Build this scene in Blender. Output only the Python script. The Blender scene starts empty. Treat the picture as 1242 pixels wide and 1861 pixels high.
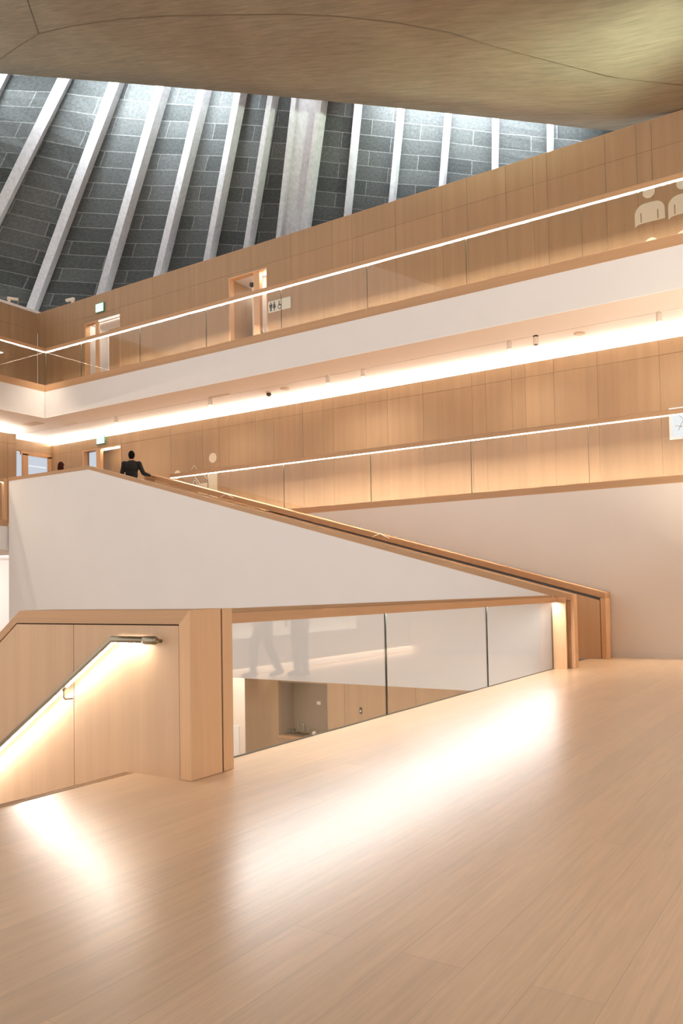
import bpy, bmesh, math, random
from mathutils import Vector, Matrix
random.seed(7)
sc = bpy.context.scene
COL = sc.collection
PI = math.pi

# ------------------------------------------------------------------ materials
def s2l(c):
    return tuple(((x/255)/12.92 if x/255 <= 0.04045 else ((x/255+0.055)/1.055)**2.4) for x in c)

def new_mat(name):
    m = bpy.data.materials.new(name); m.use_nodes = True
    nt = m.node_tree
    for n in list(nt.nodes): nt.nodes.remove(n)
    out = nt.nodes.new('ShaderNodeOutputMaterial')
    return m, nt, out

def N(nt, kind, **kw):
    n = nt.nodes.new(kind)
    for k, v in kw.items():
        if k in n.inputs.keys(): n.inputs[k].default_value = v
        else: setattr(n, k, v)
    return n

def simple(name, rgb, rough=0.6, metal=0.0, spec=0.5, noise=0.0, nscale=6.0):
    m, nt, out = new_mat(name)
    b = N(nt, 'ShaderNodeBsdfPrincipled'); b.inputs['Roughness'].default_value = rough
    b.inputs['Metallic'].default_value = metal; b.inputs['Specular IOR Level'].default_value = spec
    c = s2l(rgb)
    tc = N(nt, 'ShaderNodeTexCoord')
    nz = N(nt, 'ShaderNodeTexNoise'); nz.inputs['Scale'].default_value = nscale; nz.inputs['Detail'].default_value = 4
    nt.links.new(tc.outputs['Object'], nz.inputs['Vector'])
    rp = N(nt, 'ShaderNodeValToRGB')
    rp.color_ramp.elements[0].position = 0.3; rp.color_ramp.elements[1].position = 0.7
    rp.color_ramp.elements[0].color = tuple(x*(1-noise) for x in c)+(1,)
    rp.color_ramp.elements[1].color = tuple(min(1, x*(1+noise)) for x in c)+(1,)
    nt.links.new(nz.outputs['Fac'], rp.inputs['Fac']); nt.links.new(rp.outputs['Color'], b.inputs['Base Color'])
    nt.links.new(b.outputs['BSDF'], out.inputs['Surface'])
    return m

def emit(name, rgb, strength):
    m, nt, out = new_mat(name)
    e = N(nt, 'ShaderNodeEmission'); e.inputs['Color'].default_value = tuple(rgb)+(1,)
    e.inputs['Strength'].default_value = strength
    nt.links.new(e.outputs['Emission'], out.inputs['Surface'])
    return m

def oak(name, rgb, axis='Z', rough=0.5, spec=0.3, grain=0.12, tone=0.09):
    """veneered oak: fine grain and broad soft stripes running along one axis, a tone per panel"""
    m, nt, out = new_mat(name)
    b = N(nt, 'ShaderNodeBsdfPrincipled'); b.inputs['Roughness'].default_value = rough
    b.inputs['Specular IOR Level'].default_value = spec
    c = s2l(rgb)
    tc = N(nt, 'ShaderNodeTexCoord'); L = nt.links
    def stripe(sc_, along, detail):
        mp = N(nt, 'ShaderNodeMapping')
        s = [sc_]*3; s['XYZ'.index(axis)] = along
        mp.inputs['Scale'].default_value = s
        L.new(tc.outputs['Object'], mp.inputs['Vector'])
        nz = N(nt, 'ShaderNodeTexNoise'); nz.inputs['Scale'].default_value = 1.0
        nz.inputs['Detail'].default_value = detail
        L.new(mp.outputs['Vector'], nz.inputs['Vector'])
        return nz.outputs['Fac']
    f1 = stripe(70, 1.6, 5); f2 = stripe(5.5, 0.10, 2)
    g = N(nt, 'ShaderNodeNewGeometry')
    def madd(a, k, o):
        x = N(nt, 'ShaderNodeMath', operation='MULTIPLY_ADD'); L.new(a, x.inputs[0])
        x.inputs[1].default_value = k; x.inputs[2].default_value = o; return x.outputs[0]
    def add(a, b_):
        x = N(nt, 'ShaderNodeMath', operation='ADD'); L.new(a, x.inputs[0]); L.new(b_, x.inputs[1]); return x.outputs[0]
    v = add(add(madd(f1, 2*grain, 1-grain), madd(f2, 4.0*grain, -2.0*grain)), madd(g.outputs['Random Per Island'], 2*tone, -tone))
    hs = N(nt, 'ShaderNodeHueSaturation'); hs.inputs['Color'].default_value = c+(1,)
    L.new(v, hs.inputs['Value'])
    L.new(hs.outputs['Color'], b.inputs['Base Color']); L.new(b.outputs['BSDF'], out.inputs['Surface'])
    return m

def plank_floor(name, rgb):
    m, nt, out = new_mat(name); L = nt.links
    b = N(nt, 'ShaderNodeBsdfPrincipled')
    c = s2l(rgb)
    tc = N(nt, 'ShaderNodeTexCoord')
    sep = N(nt, 'ShaderNodeSeparateXYZ'); L.new(tc.outputs['Object'], sep.inputs[0])
    cmb = N(nt, 'ShaderNodeCombineXYZ'); L.new(sep.outputs['Y'], cmb.inputs['X'])
    ax = N(nt, 'ShaderNodeMath', operation='ADD'); L.new(sep.outputs['X'], ax.inputs[0]); ax.inputs[1].default_value = 0.73+24
    L.new(ax.outputs[0], cmb.inputs['Y'])
    br = N(nt, 'ShaderNodeTexBrick'); br.offset = 0.37; br.offset_frequency = 2; br.squash = 1.0
    L.new(cmb.outputs[0], br.inputs['Vector'])
    br.inputs['Scale'].default_value = 1.0; br.inputs['Brick Width'].default_value = 2.6
    br.inputs['Row Height'].default_value = 0.24; br.inputs['Mortar Size'].default_value = 0.0012
    br.inputs['Mortar Smooth'].default_value = 0.2; br.inputs['Bias'].default_value = 0.0
    br.inputs['Color1'].default_value = (0.90, 0.90, 0.90, 1); br.inputs['Color2'].default_value = (1.08, 1.08, 1.08, 1)
    br.inputs['Mortar'].default_value = (0.62, 0.62, 0.62, 1)
    mp = N(nt, 'ShaderNodeMapping'); mp.inputs['Scale'].default_value = (55, 2.2, 1)
    L.new(tc.outputs['Object'], mp.inputs['Vector'])
    nz = N(nt, 'ShaderNodeTexNoise'); nz.inputs['Scale'].default_value = 1; nz.inputs['Detail'].default_value = 6
    nz.inputs['Distortion'].default_value = 0.6
    L.new(mp.outputs['Vector'], nz.inputs['Vector'])
    mp2 = N(nt, 'ShaderNodeMapping'); mp2.inputs['Scale'].default_value = (9, 0.7, 1)
    L.new(tc.outputs['Object'], mp2.inputs['Vector'])
    nz2 = N(nt, 'ShaderNodeTexNoise'); nz2.inputs['Scale'].default_value = 1; nz2.inputs['Detail'].default_value = 3
    nz2.inputs['Distortion'].default_value = 1.5
    L.new(mp2.outputs['Vector'], nz2.inputs['Vector'])
    r = N(nt, 'ShaderNodeMapRange'); L.new(nz.outputs['Fac'], r.inputs[0])
    r.inputs[1].default_value = 0.3; r.inputs[2].default_value = 0.7; r.inputs[3].default_value = 0.90; r.inputs[4].default_value = 1.08
    r2 = N(nt, 'ShaderNodeMapRange'); L.new(nz2.outputs['Fac'], r2.inputs[0])
    r2.inputs[1].default_value = 0.3; r2.inputs[2].default_value = 0.7; r2.inputs[3].default_value = 0.93; r2.inputs[4].default_value = 1.06
    mu = N(nt, 'ShaderNodeMath', operation='MULTIPLY'); L.new(r.outputs[0], mu.inputs[0]); L.new(r2.outputs[0], mu.inputs[1])
    mx = N(nt, 'ShaderNodeMix', data_type='RGBA', blend_type='MULTIPLY'); mx.inputs['Factor'].default_value = 1
    mx.inputs['A'].default_value = c+(1,); L.new(br.outputs['Color'], mx.inputs['B'])
    mx2 = N(nt, 'ShaderNodeMix', data_type='RGBA', blend_type='MULTIPLY'); mx2.inputs['Factor'].default_value = 1
    L.new(mx.outputs['Result'], mx2.inputs['A']); L.new(mu.outputs[0], mx2.inputs['B'])
    L.new(mx2.outputs['Result'], b.inputs['Base Color'])
    rr = N(nt, 'ShaderNodeMapRange'); L.new(nz2.outputs['Fac'], rr.inputs[0])
    rr.inputs[3].default_value = FLOOR_ROUGH-0.05; rr.inputs[4].default_value = FLOOR_ROUGH+0.05
    L.new(rr.outputs[0], b.inputs['Roughness'])
    b.inputs['Specular IOR Level'].default_value = FLOOR_SPEC
    b.inputs['Coat Weight'].default_value = 0.8; b.inputs['Coat Roughness'].default_value = 0.29; b.inputs['Coat IOR'].default_value = 1.6
    L.new(b.outputs['BSDF'], out.inputs['Surface'])
    return m

def glass_mat(name, tint=(0.985, 0.99, 0.985), base=0.035):
    m, nt, out = new_mat(name); L = nt.links
    t = N(nt, 'ShaderNodeBsdfTransparent'); t.inputs['Color'].default_value = tuple(tint)+(1,)
    g = N(nt, 'ShaderNodeBsdfGlossy'); g.inputs['Roughness'].default_value = 0.0
    lw = N(nt, 'ShaderNodeLayerWeight'); lw.inputs['Blend'].default_value = 0.5
    p = N(nt, 'ShaderNodeMath', operation='POWER'); L.new(lw.outputs['Facing'], p.inputs[0]); p.inputs[1].default_value = 5
    ma = N(nt, 'ShaderNodeMath', operation='MULTIPLY_ADD'); L.new(p.outputs[0], ma.inputs[0])
    ma.inputs[1].default_value = 1-base; ma.inputs[2].default_value = base
    mx = N(nt, 'ShaderNodeMixShader'); L.new(ma.outputs[0], mx.inputs[0])
    L.new(t.outputs[0], mx.inputs[1]); L.new(g.outputs[0], mx.inputs[2]); L.new(mx.outputs[0], out.inputs['Surface'])
    return m

def concrete_mat(name):
    m, nt, out = new_mat(name); L = nt.links
    b = N(nt, 'ShaderNodeBsdfPrincipled'); b.inputs['Roughness'].default_value = 0.85
    tc = N(nt, 'ShaderNodeTexCoord')
    mp = N(nt, 'ShaderNodeMapping'); mp.inputs['Rotation'].default_value = (0, 0, math.radians(-14))
    mp.inputs['Scale'].default_value = (0.6, 7.0, 0.8)
    L.new(tc.outputs['Object'], mp.inputs['Vector'])
    n1 = N(nt, 'ShaderNodeTexNoise'); n1.inputs['Scale'].default_value = 2.3; n1.inputs['Detail'].default_value = 8
    n1.inputs['Roughness'].default_value = 0.65; n1.inputs['Distortion'].default_value = 0.4
    L.new(mp.outputs['Vector'], n1.inputs['Vector'])
    n2 = N(nt, 'ShaderNodeTexNoise'); n2.inputs['Scale'].default_value = 0.45; n2.inputs['Detail'].default_value = 5
    L.new(tc.outputs['Object'], n2.inputs['Vector'])
    r1 = N(nt, 'ShaderNodeValToRGB'); e = r1.color_ramp.elements
    e[0].position = 0.28; e[0].color = s2l((110, 101, 85))+(1,)
    e[1].position = 0.72; e[1].color = s2l((136, 127, 109))+(1,)
    L.new(n1.outputs['Fac'], r1.inputs['Fac'])
    r2 = N(nt, 'ShaderNodeMapRange'); L.new(n2.outputs['Fac'], r2.inputs[0])
    r2.inputs[1].default_value = 0.3; r2.inputs[2].default_value = 0.7; r2.inputs[3].default_value = 0.85; r2.inputs[4].default_value = 1.1
    mx = N(nt, 'ShaderNodeMix', data_type='RGBA', blend_type='MULTIPLY'); mx.inputs['Factor'].default_value = 1
    L.new(r1.outputs['Color'], mx.inputs['A']); L.new(r2.outputs[0], mx.inputs['B'])
    # greenish daylight bounce put into the colour as broad noise patches
    n3 = N(nt, 'ShaderNodeTexNoise'); n3.inputs['Scale'].default_value = 0.22; n3.inputs['Detail'].default_value = 3
    L.new(tc.outputs['Object'], n3.inputs['Vector'])
    r3 = N(nt, 'ShaderNodeValToRGB'); r3.color_ramp.elements[0].position = 0.38; r3.color_ramp.elements[1].position = 0.62
    r3.color_ramp.elements[0].color = (1.0, 0.95, 0.90, 1); r3.color_ramp.elements[1].color = (0.96, 1.0, 0.98, 1)
    L.new(n3.outputs['Fac'], r3.inputs['Fac'])
    mx3 = N(nt, 'ShaderNodeMix', data_type='RGBA', blend_type='MULTIPLY'); mx3.inputs['Factor'].default_value = 1
    L.new(mx.outputs['Result'], mx3.inputs['A']); L.new(r3.outputs['Color'], mx3.inputs['B'])
    L.new(mx3.outputs['Result'], b.inputs['Base Color']); L.new(b.outputs['BSDF'], out.inputs['Surface'])
    return m

def slab_mat(name):
    """grey wood-wool slabs laid in courses, pale joints; uses the mesh's UV in metres"""
    m, nt, out = new_mat(name); L = nt.links
    b = N(nt, 'ShaderNodeBsdfPrincipled'); b.inputs['Roughness'].default_value = 0.95; b.inputs['Specular IOR Level'].default_value = 0.1
    uv = N(nt, 'ShaderNodeUVMap'); uv.uv_map = 'UVMap'
    br = N(nt, 'ShaderNodeTexBrick'); br.offset = 0.43; br.offset_frequency = 2
    L.new(uv.outputs[0], br.inputs['Vector'])
    br.inputs['Scale'].default_value = 1; br.inputs['Brick Width'].default_value = 3.3; br.inputs['Row Height'].default_value = 1.0
    br.inputs['Mortar Size'].default_value = 0.028; br.inputs['Mortar Smooth'].default_value = 0.3
    br.inputs['Color1'].default_value = s2l((64, 67, 66))+(1,); br.inputs['Color2'].default_value = s2l((82, 85, 84))+(1,)
    br.inputs['Mortar'].default_value = s2l((112, 115, 113))+(1,)
    n = N(nt, 'ShaderNodeTexNoise'); n.inputs['Scale'].default_value = 6; n.inputs['Detail'].default_value = 8; n.inputs['Roughness'].default_value = 0.75
    L.new(uv.outputs[0], n.inputs['Vector'])
    r = N(nt, 'ShaderNodeMapRange'); L.new(n.outputs['Fac'], r.inputs[0])
    r.inputs[1].default_value = 0.3; r.inputs[2].default_value = 0.7; r.inputs[3].default_value = 0.62; r.inputs[4].default_value = 1.35
    mx = N(nt, 'ShaderNodeMix', data_type='RGBA', blend_type='MULTIPLY'); mx.inputs['Factor'].default_value = 1
    L.new(br.outputs['Color'], mx.inputs['A']); L.new(r.outputs[0], mx.inputs['B'])
    L.new(mx.outputs['Result'], b.inputs['Base Color'])
    bp = N(nt, 'ShaderNodeBump'); bp.inputs['Strength'].default_value = 0.5; bp.inputs['Distance'].default_value = 0.02
    L.new(br.outputs['Fac'], bp.inputs['Height']); L.new(bp.outputs['Normal'], b.inputs['Normal'])
    L.new(b.outputs['BSDF'], out.inputs['Surface'])
    return m

# ---- levels of light (one place to tune)
WARM = (1.0, 0.87, 0.71)
COVEC = (1.0, 0.90, 0.78)
FLOOR_ROUGH, FLOOR_SPEC = 0.30, 0.9
LED_RAIL, LED_COVE, LED_BEAM, LED_HAND, LED_SKIRT = 45.0, 260.0, 82.0, 140.0, 1000.0
WORLD = 1.62

OAK = (166, 137, 106)
M = {}
M['oak_wall'] = oak('oak_wall_veneer', OAK, 'Z', grain=0.09, tone=0.035)
M['oak_panel'] = oak('oak_panel_veneer', (205, 170, 136), 'Z', grain=0.07, tone=0.03)
M['oak_x'] = oak('oak_rail_along_x', (190, 150, 112), 'X', grain=0.1, tone=0.02)
M['oak_y'] = oak('oak_rail_along_y', (190, 150, 112), 'Y', grain=0.1, tone=0.02)
M['oak_z'] = oak('oak_post', (214, 172, 132), 'Z', grain=0.08, tone=0.02)
M['oak_dark'] = simple('oak_shadow_gap', (96, 68, 44), 0.8)
M['floor'] = plank_floor('oak_plank_floor', (216, 180, 142))
M['white'] = simple('white_paint', (234, 229, 225), 0.7, spec=0.2, noise=0.01, nscale=1.5)
M['white_warm'] = simple('warm_white_paint', (236, 226, 216), 0.7, spec=0.2, noise=0.01, nscale=1.5)
M['soffit'] = simple('soffit_white', (244, 238, 232), 0.75, spec=0.2)
M['glass'] = glass_mat('clear_glass')
M['glass_edge'] = simple('dark_glass_edge', (62, 72, 62), 0.3)
M['led_rail'] = emit('handrail_led', WARM, LED_RAIL)
M['led_cove'] = emit('cove_led', COVEC, LED_COVE)
M['led_beam'] = emit('beam_led', (1.0, 0.985, 0.96), LED_BEAM)
M['led_rail_low'] = emit('lower_handrail_led', WARM, 16)
M['washer'] = emit('handrail_washer_led', WARM, 850)
M['washer_low'] = emit('lower_handrail_washer_led', WARM, 900)
M['glass_screen'] = glass_mat('screen_glass', base=0.075)
M['led_dim'] = emit('end_handrail_led', WARM, 40)
M['nosing'] = simple('nosing_strip_oak', (168, 134, 102), 0.6)
M['balcony_glass'] = glass_mat('balcony_glass', base=0.02)
M['led_hand'] = emit('stair_handrail_led', (1.0, 0.92, 0.82), LED_HAND)
M['led_skirt'] = emit('skirting_led', (1.0, 0.86, 0.68), LED_SKIRT)
M['steel'] = simple('brushed_nickel', (150, 138, 118), 0.35, 0.9)
M['concrete'] = concrete_mat('board_marked_concrete')
M['slab'] = slab_mat('wood_wool_slabs')
M['beam'] = simple('pale_grey_precast', (178, 180, 183), 0.85, noise=0.12, nscale=9)
M['sign_white'] = simple('sign_white', (222, 216, 200), 0.6)
M['graphic'] = simple('cream_wall_graphic', (226, 214, 190), 0.7)
M['black'] = simple('black_plastic', (28, 27, 26), 0.4)
M['ink'] = simple('sign_ink', (46, 42, 38), 0.6)
M['spot_white'] = simple('white_lamp_body', (226, 214, 198), 0.5)
M['disc'] = simple('beige_ceiling_disc', (206, 186, 160), 0.6)
M['dome'] = simple('smoked_dome', (52, 42, 32), 0.15)
M['exit_face'] = emit('exit_sign_face', (0.80, 1.0, 0.92), 2.2)
M['exit_fig'] = emit('exit_sign_figure', (0.45, 0.95, 0.72), 1.2)
M['exit_frame'] = simple('exit_sign_green_frame', (96, 150, 122), 0.4)
M['lit_panel'] = emit('lit_room_beyond', (1.0, 0.93, 0.84), 1.0)
M['pane_blue'] = emit('daylit_room_beyond', (0.84, 0.90, 1.0), 0.72)
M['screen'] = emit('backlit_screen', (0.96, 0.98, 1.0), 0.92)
M['screen_line'] = simple('grey_branch_line', (176, 182, 190), 0.6)
M['skin'] = simple('skin', (196, 142, 112), 0.55)
M['hair'] = simple('black_hair', (12, 9, 8), 0.9, spec=0.1, noise=0.3, nscale=60)
M['hair_brown'] = simple('dark_reddish_brown_hair', (48, 18, 14), 0.8, spec=0.1, noise=0.3, nscale=60)
M['sweater'] = simple('black_knit', (11, 11, 12), 0.9, noise=0.25, nscale=40)
M['trousers'] = simple('dark_trousers', (38, 40, 46), 0.9)
M['coat'] = simple('grey_coat', (88, 88, 90), 0.9)
M['shoe'] = simple('dark_shoe', (26, 24, 22), 0.5)
M['niche'] = simple('grey_beige_niche', (146, 128, 106), 0.8)
M['poster'] = simple('white_poster', (240, 240, 242), 0.6)
M['poster_ink'] = simple('poster_grey_print', (172, 176, 184), 0.7)
M['tray'] = simple('brown_tray', (92, 70, 40), 0.5)
M['clear'] = glass_mat('bottle_glass', (0.86, 0.88, 0.84), 0.09)
M['ceramic'] = simple('white_ceramic', (236, 222, 212), 0.4)
M['base_white'] = simple('white_skirting', (232, 222, 212), 0.5)

# ------------------------------------------------------------------ mesh helpers
class MB:
    def __init__(s): s.v = []; s.f = []; s.m = []
    def add(s, vs, fs, mi=0):
        o = len(s.v); s.v += [tuple(x) for x in vs]
        for f in fs: s.f.append([i+o for i in f]); s.m.append(mi)
        return s
    def box(s, x0, x1, y0, y1, z0, z1, mi=0):
        x0, x1 = sorted((x0, x1)); y0, y1 = sorted((y0, y1)); z0, z1 = sorted((z0, z1))
        vs = [(x0,y0,z0),(x1,y0,z0),(x1,y1,z0),(x0,y1,z0),(x0,y0,z1),(x1,y0,z1),(x1,y1,z1),(x0,y1,z1)]
        return s.add(vs, [(0,3,2,1),(4,5,6,7),(0,1,5,4),(1,2,6,5),(2,3,7,6),(3,0,4,7)], mi)
    def prism_y(s, poly, y0, y1, mi=0):
        """poly of (x,z) extruded along y"""
        n = len(poly); a = sum(poly[i][0]*poly[(i+1)%n][1]-poly[(i+1)%n][0]*poly[i][1] for i in range(n))
        if a < 0: poly = poly[::-1]
        vs = [(x,y0,z) for x,z in poly]+[(x,y1,z) for x,z in poly]
        fs = [tuple(range(n)), tuple(range(2*n-1, n-1, -1))]
        fs += [(i, i+n, (i+1)%n+n, (i+1)%n) for i in range(n)]
        return s.add(vs, fs, mi)
    def prism_x(s, poly, x0, x1, mi=0):
        """poly of (y,z) extruded along x"""
        n = len(poly); a = sum(poly[i][0]*poly[(i+1)%n][1]-poly[(i+1)%n][0]*poly[i][1] for i in range(n))
        if a < 0: poly = poly[::-1]
        vs = [(x0,y,z) for y,z in poly]+[(x1,y,z) for y,z in poly]
        fs = [tuple(range(n-1, -1, -1)), tuple(range(n, 2*n))]
        fs += [((i+1)%n, (i+1)%n+n, i+n, i) for i in range(n)]
        return s.add(vs, fs, mi)
    def tube(s, pts, r, n=10, mi=0, caps=True):
        pts = [Vector(p) for p in pts]; rs = r if isinstance(r, (list, tuple)) else [r]*len(pts)
        rings = []
        for i, p in enumerate(pts):
            t = ((pts[i]-pts[i-1]).normalized() if i else Vector()) + ((pts[i+1]-pts[i]).normalized() if i < len(pts)-1 else Vector())
            t.normalize()
            up = Vector((0,0,1)) if abs(t.z) < 0.95 else Vector((0,1,0))
            a = t.cross(up).normalized(); b = a.cross(t).normalized()
            k = 1.0
            if 0 < i < len(pts)-1:
                c = max(0.3, (pts[i+1]-pts[i]).normalized().dot(t)); k = 1/c if c > 0.5 else 1
            rings.append([p+(a*math.cos(2*PI*j/n)+b*math.sin(2*PI*j/n)*k)*rs[i] for j in range(n)])
        vs = [v for ring in rings for v in ring]; fs = []
        for i in range(len(rings)-1):
            for j in range(n):
                fs.append((i*n+j, i*n+(j+1)%n, (i+1)*n+(j+1)%n, (i+1)*n+j))
        if caps: fs += [tuple(range(n-1, -1, -1)), tuple(range((len(rings)-1)*n, len(rings)*n))]
        return s.add(vs, fs, mi)
    def lathe(s, c, prof, n=20, mi=0):
        """prof of (r,z) from bottom to top about a vertical axis"""
        vs = []; fs = []
        for r, z in prof:
            vs += [(c[0]+r*math.cos(2*PI*j/n), c[1]+r*math.sin(2*PI*j/n), c[2]+z) for j in range(n)]
        for i in range(len(prof)-1):
            for j in range(n): fs.append((i*n+j, i*n+(j+1)%n, (i+1)*n+(j+1)%n, (i+1)*n+j))
        fs += [tuple(range(n-1, -1, -1)), tuple(range((len(prof)-1)*n, len(prof)*n))]
        return s.add(vs, fs, mi)
    def ball(s, c, r, n=16, mi=0, rot=None):
        rx, ry, rz = r if isinstance(r, (list, tuple)) else (r, r, r)
        h = n//2; vs = [Vector((0,0,-rz))]
        for i in range(1, h):
            a = -PI/2+PI*i/h
            for j in range(n): vs.append(Vector((rx*math.cos(a)*math.cos(2*PI*j/n), ry*math.cos(a)*math.sin(2*PI*j/n), rz*math.sin(a))))
        vs.append(Vector((0,0,rz)))
        if rot is not None: vs = [rot @ v for v in vs]
        vs = [Vector(c)+v for v in vs]; fs = []
        for j in range(n): fs.append((0, 1+(j+1)%n, 1+j))
        for i in range(h-2):
            for j in range(n): fs.append((1+i*n+j, 1+i*n+(j+1)%n, 1+(i+1)*n+(j+1)%n, 1+(i+1)*n+j))
        t = len(vs)-1
        for j in range(n): fs.append((1+(h-2)*n+j, 1+(h-2)*n+(j+1)%n, t))
        return s.add(vs, fs, mi)
    def build(s, name, mats, parent=None, bevel=0, smooth=False):
        off = Vector((0,0,0))
        if parent is not None:
            off = parent.get('_o') and Vector(parent['_o']) or Vector((0,0,0))
        me = bpy.data.meshes.new(name)
        me.from_pydata([tuple(Vector(v)-off) for v in s.v], [], s.f)
        if not isinstance(mats, (list, tuple)): mats = [mats]
        for m_ in mats: me.materials.append(m_)
        me.polygons.foreach_set('material_index', s.m)
        if smooth:
            me.polygons.foreach_set('use_smooth', [True]*len(me.polygons))
        me.update()
        o = bpy.data.objects.new(name, me); COL.objects.link(o)
        o['_o'] = tuple(off)
        if parent is not None: o.parent = parent
        if bevel:
            b = o.modifiers.new('bevel', 'BEVEL'); b.width = bevel; b.segments = 2; b.limit_method = 'ANGLE'
        return o

def tag(o, label, cat, group=None):
    o['label'] = label; o['category'] = cat
    if group: o['group'] = group
    return o
def thing(name, loc, label, cat, group=None):
    o = bpy.data.objects.new(name, None); COL.objects.link(o); o.location = loc; o['_o'] = tuple(loc)
    o.empty_display_size = 0.2
    return tag(o, label, cat, group)
def struct(o):
    o['kind'] = 'structure'; return o
def cp(o, parent=None):
    c = o.copy(); COL.objects.link(c)
    if parent is not None: c.parent = parent
    for ch in list(o.children): cp(ch, c)
    return c
B = lambda *a: MB().box(*a)

# ------------------------------------------------------------------ world and camera
w = bpy.data.worlds.new('hall_daylight'); sc.world = w; w.use_nodes = True
bg = w.node_tree.nodes['Background']; bg.inputs[0].default_value = (1.0, 0.955, 0.92, 1); bg.inputs[1].default_value = WORLD

cam = bpy.data.cameras.new('camera'); co = bpy.data.objects.new('camera', cam); COL.objects.link(co)
F, TH, PT, RO, CY, EYE = 1473.756, 0.572942, 0.0401023, 0.0181429, 1016.319, 1.3
fw = Vector((-math.sin(TH)*math.cos(PT), math.cos(TH)*math.cos(PT), math.sin(PT)))
r0 = Vector((math.cos(TH), math.sin(TH), 0)); d0 = fw.cross(r0)
rt = r0*math.cos(RO)+d0*math.sin(RO); dn = -r0*math.sin(RO)+d0*math.cos(RO)
mat = Matrix((( rt.x, -dn.x, -fw.x, 0), (rt.y, -dn.y, -fw.y, 0), (rt.z, -dn.z, -fw.z, EYE), (0,0,0,1)))
co.matrix_world = mat
cam.sensor_fit = 'HORIZONTAL'; cam.sensor_width = 36; cam.lens = F/1242*36
cam.shift_y = (CY-930.5)/1242; cam.clip_start = 0.05; cam.clip_end = 200
sc.camera = co

# ------------------------------------------------------------------ main levels
XG, YP, YF, YI, YB, YW = -4.265, 4.207, 13.037, 15.01, 15.353, 17.81
ZL, ZU, ZS, ZT = 3.27, 7.60, 6.63, 11.19       # lower balcony floor, upper balcony floor, soffit, top of wall

# floor of the hall
m = MB()
m.box(-4.29, 7.0, -5.0, 15.36, -0.30, 0)
m.box(-4.64, -4.29, -5.0, 4.75, -0.30, 0)
fl = struct(m.build('floor', [M['floor']]))
# three fine nosing strips along the top of the stairs going down
m = MB()
for k in range(3): m.box(-4.63+0.028*k, -4.618+0.028*k, -4.0, 4.20, 0.0, 0.003)
n_ = m.build('nosing_strip', [M['nosing']], fl)
# steps that go down from the edge
m = MB()
for k in range(9): m.box(-4.64-0.31*(k+1), -4.64-0.31*k, -5.0, 4.20, -0.17*(k+1)-0.25, -0.17*(k+1))
struct(m.build('floor_descending', [M['floor']]))
# lower storey
m = MB(); m.box(-26, -4.27, -5, 18, -4.2, -4.0); struct(m.build('floor_basement', [M['floor']]))

# back wall: the white part under the lower balcony, with its skirting
wb = struct(B(-4.30, 2.0, YB, YB+0.2, 0, ZL-0.13).box(-15.2, -4.30, YB, YB+0.2, -0.45, ZL-0.13).build('wall_back', [M['white_warm']]))
struct(B(-3.985, -0.38, YB-0.02, YB, 0, 0.10).build('baseboard_back', [M['base_white']]))

# ------------------------------------------------------------------ panelled oak walls behind the balconies
def panel_wall(name, x_seams, z_rows, y, openings=(), thick=0.03, gap=0.005):
    """separate veneer panels with fine gaps over a dark backing; openings = (x0,x1,z0,z1)"""
    m = MB()
    for i in range(len(x_seams)-1):
        for j in range(len(z_rows)-1):
            rects = [(x_seams[i]+gap/2, x_seams[i+1]-gap/2, z_rows[j]+gap/2, z_rows[j+1]-gap/2)]
            for (a, b, c, d) in openings:
                nxt = []
                for (x0, x1, z0, z1) in rects:
                    if b <= x0 or a >= x1 or d <= z0 or c >= z1: nxt.append((x0,x1,z0,z1)); continue
                    if a > x0: nxt.append((x0, a, z0, z1))
                    if b < x1: nxt.append((b, x1, z0, z1))
                    if d < z1: nxt.append((max(a,x0), min(b,x1), d, z1))
                    if c > z0: nxt.append((max(a,x0), min(b,x1), z0, c))
                rects = nxt
            for (x0, x1, z0, z1) in rects: m.box(x0, x1, y, y+thick, z0, z1, 0)
    # backing
    xs = [x_seams[0]]; zb0, zb1 = z_rows[0], z_rows[-1]
    ops = sorted(openings)
    cur = x_seams[0]
    for (a, b, c, d) in ops:
        m.box(cur, a, y+thick, y+thick+0.12, zb0, zb1, 1)
        if d < zb1: m.box(a, b, y+thick, y+thick+0.12, d, zb1, 1)
        if c > zb0: m.box(a, b, y+thick, y+thick+0.12, zb0, c, 1)
        cur = b
    m.box(cur, x_seams[-1], y+thick, y+thick+0.12, zb0, zb1, 1)
    return struct(m.build(name, [M['oak_wall'], M['oak_dark']]))

D1 = (-21.46, -19.76, ZU, 10.34)      # upper fire door recess
D2 = (-15.21, -13.80, ZU, 10.45)      # upper washroom passage
D3 = (-21.60, -19.78, ZL, 6.12)       # lower fire door recess
up_seams = [-23.94, -22.6, -21.46, -19.76, -18.3, -16.7, -15.21, -14.39, -12.98, -11.6, -10.98, -10.64, -9.68, -8.37, -7.71, -6.73, -6.07, -5.74, -4.44, -3.78, -3.47, -1.2, 1.0, 2.0]
lo_seams = [-23.25, -22.2, -21.6, -19.78, -18.9, -17.6, -16.3, -15.65, -15.29, -14.3, -13.65, -12.66, -12.0, -11.67, -10.66, -10.02, -9.01, -7.71, -7.36, -6.71, -6.39, -5.72, -4.75, -3.46, -1.4, 0.8, 2.0]
panel_wall('wall_back_upper', up_seams, [ZU, 10.55, ZT], YW, [D1, D2])
panel_wall('wall_back_lower', lo_seams, [ZL, 6.14, 6.47], YW, [D3])

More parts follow.
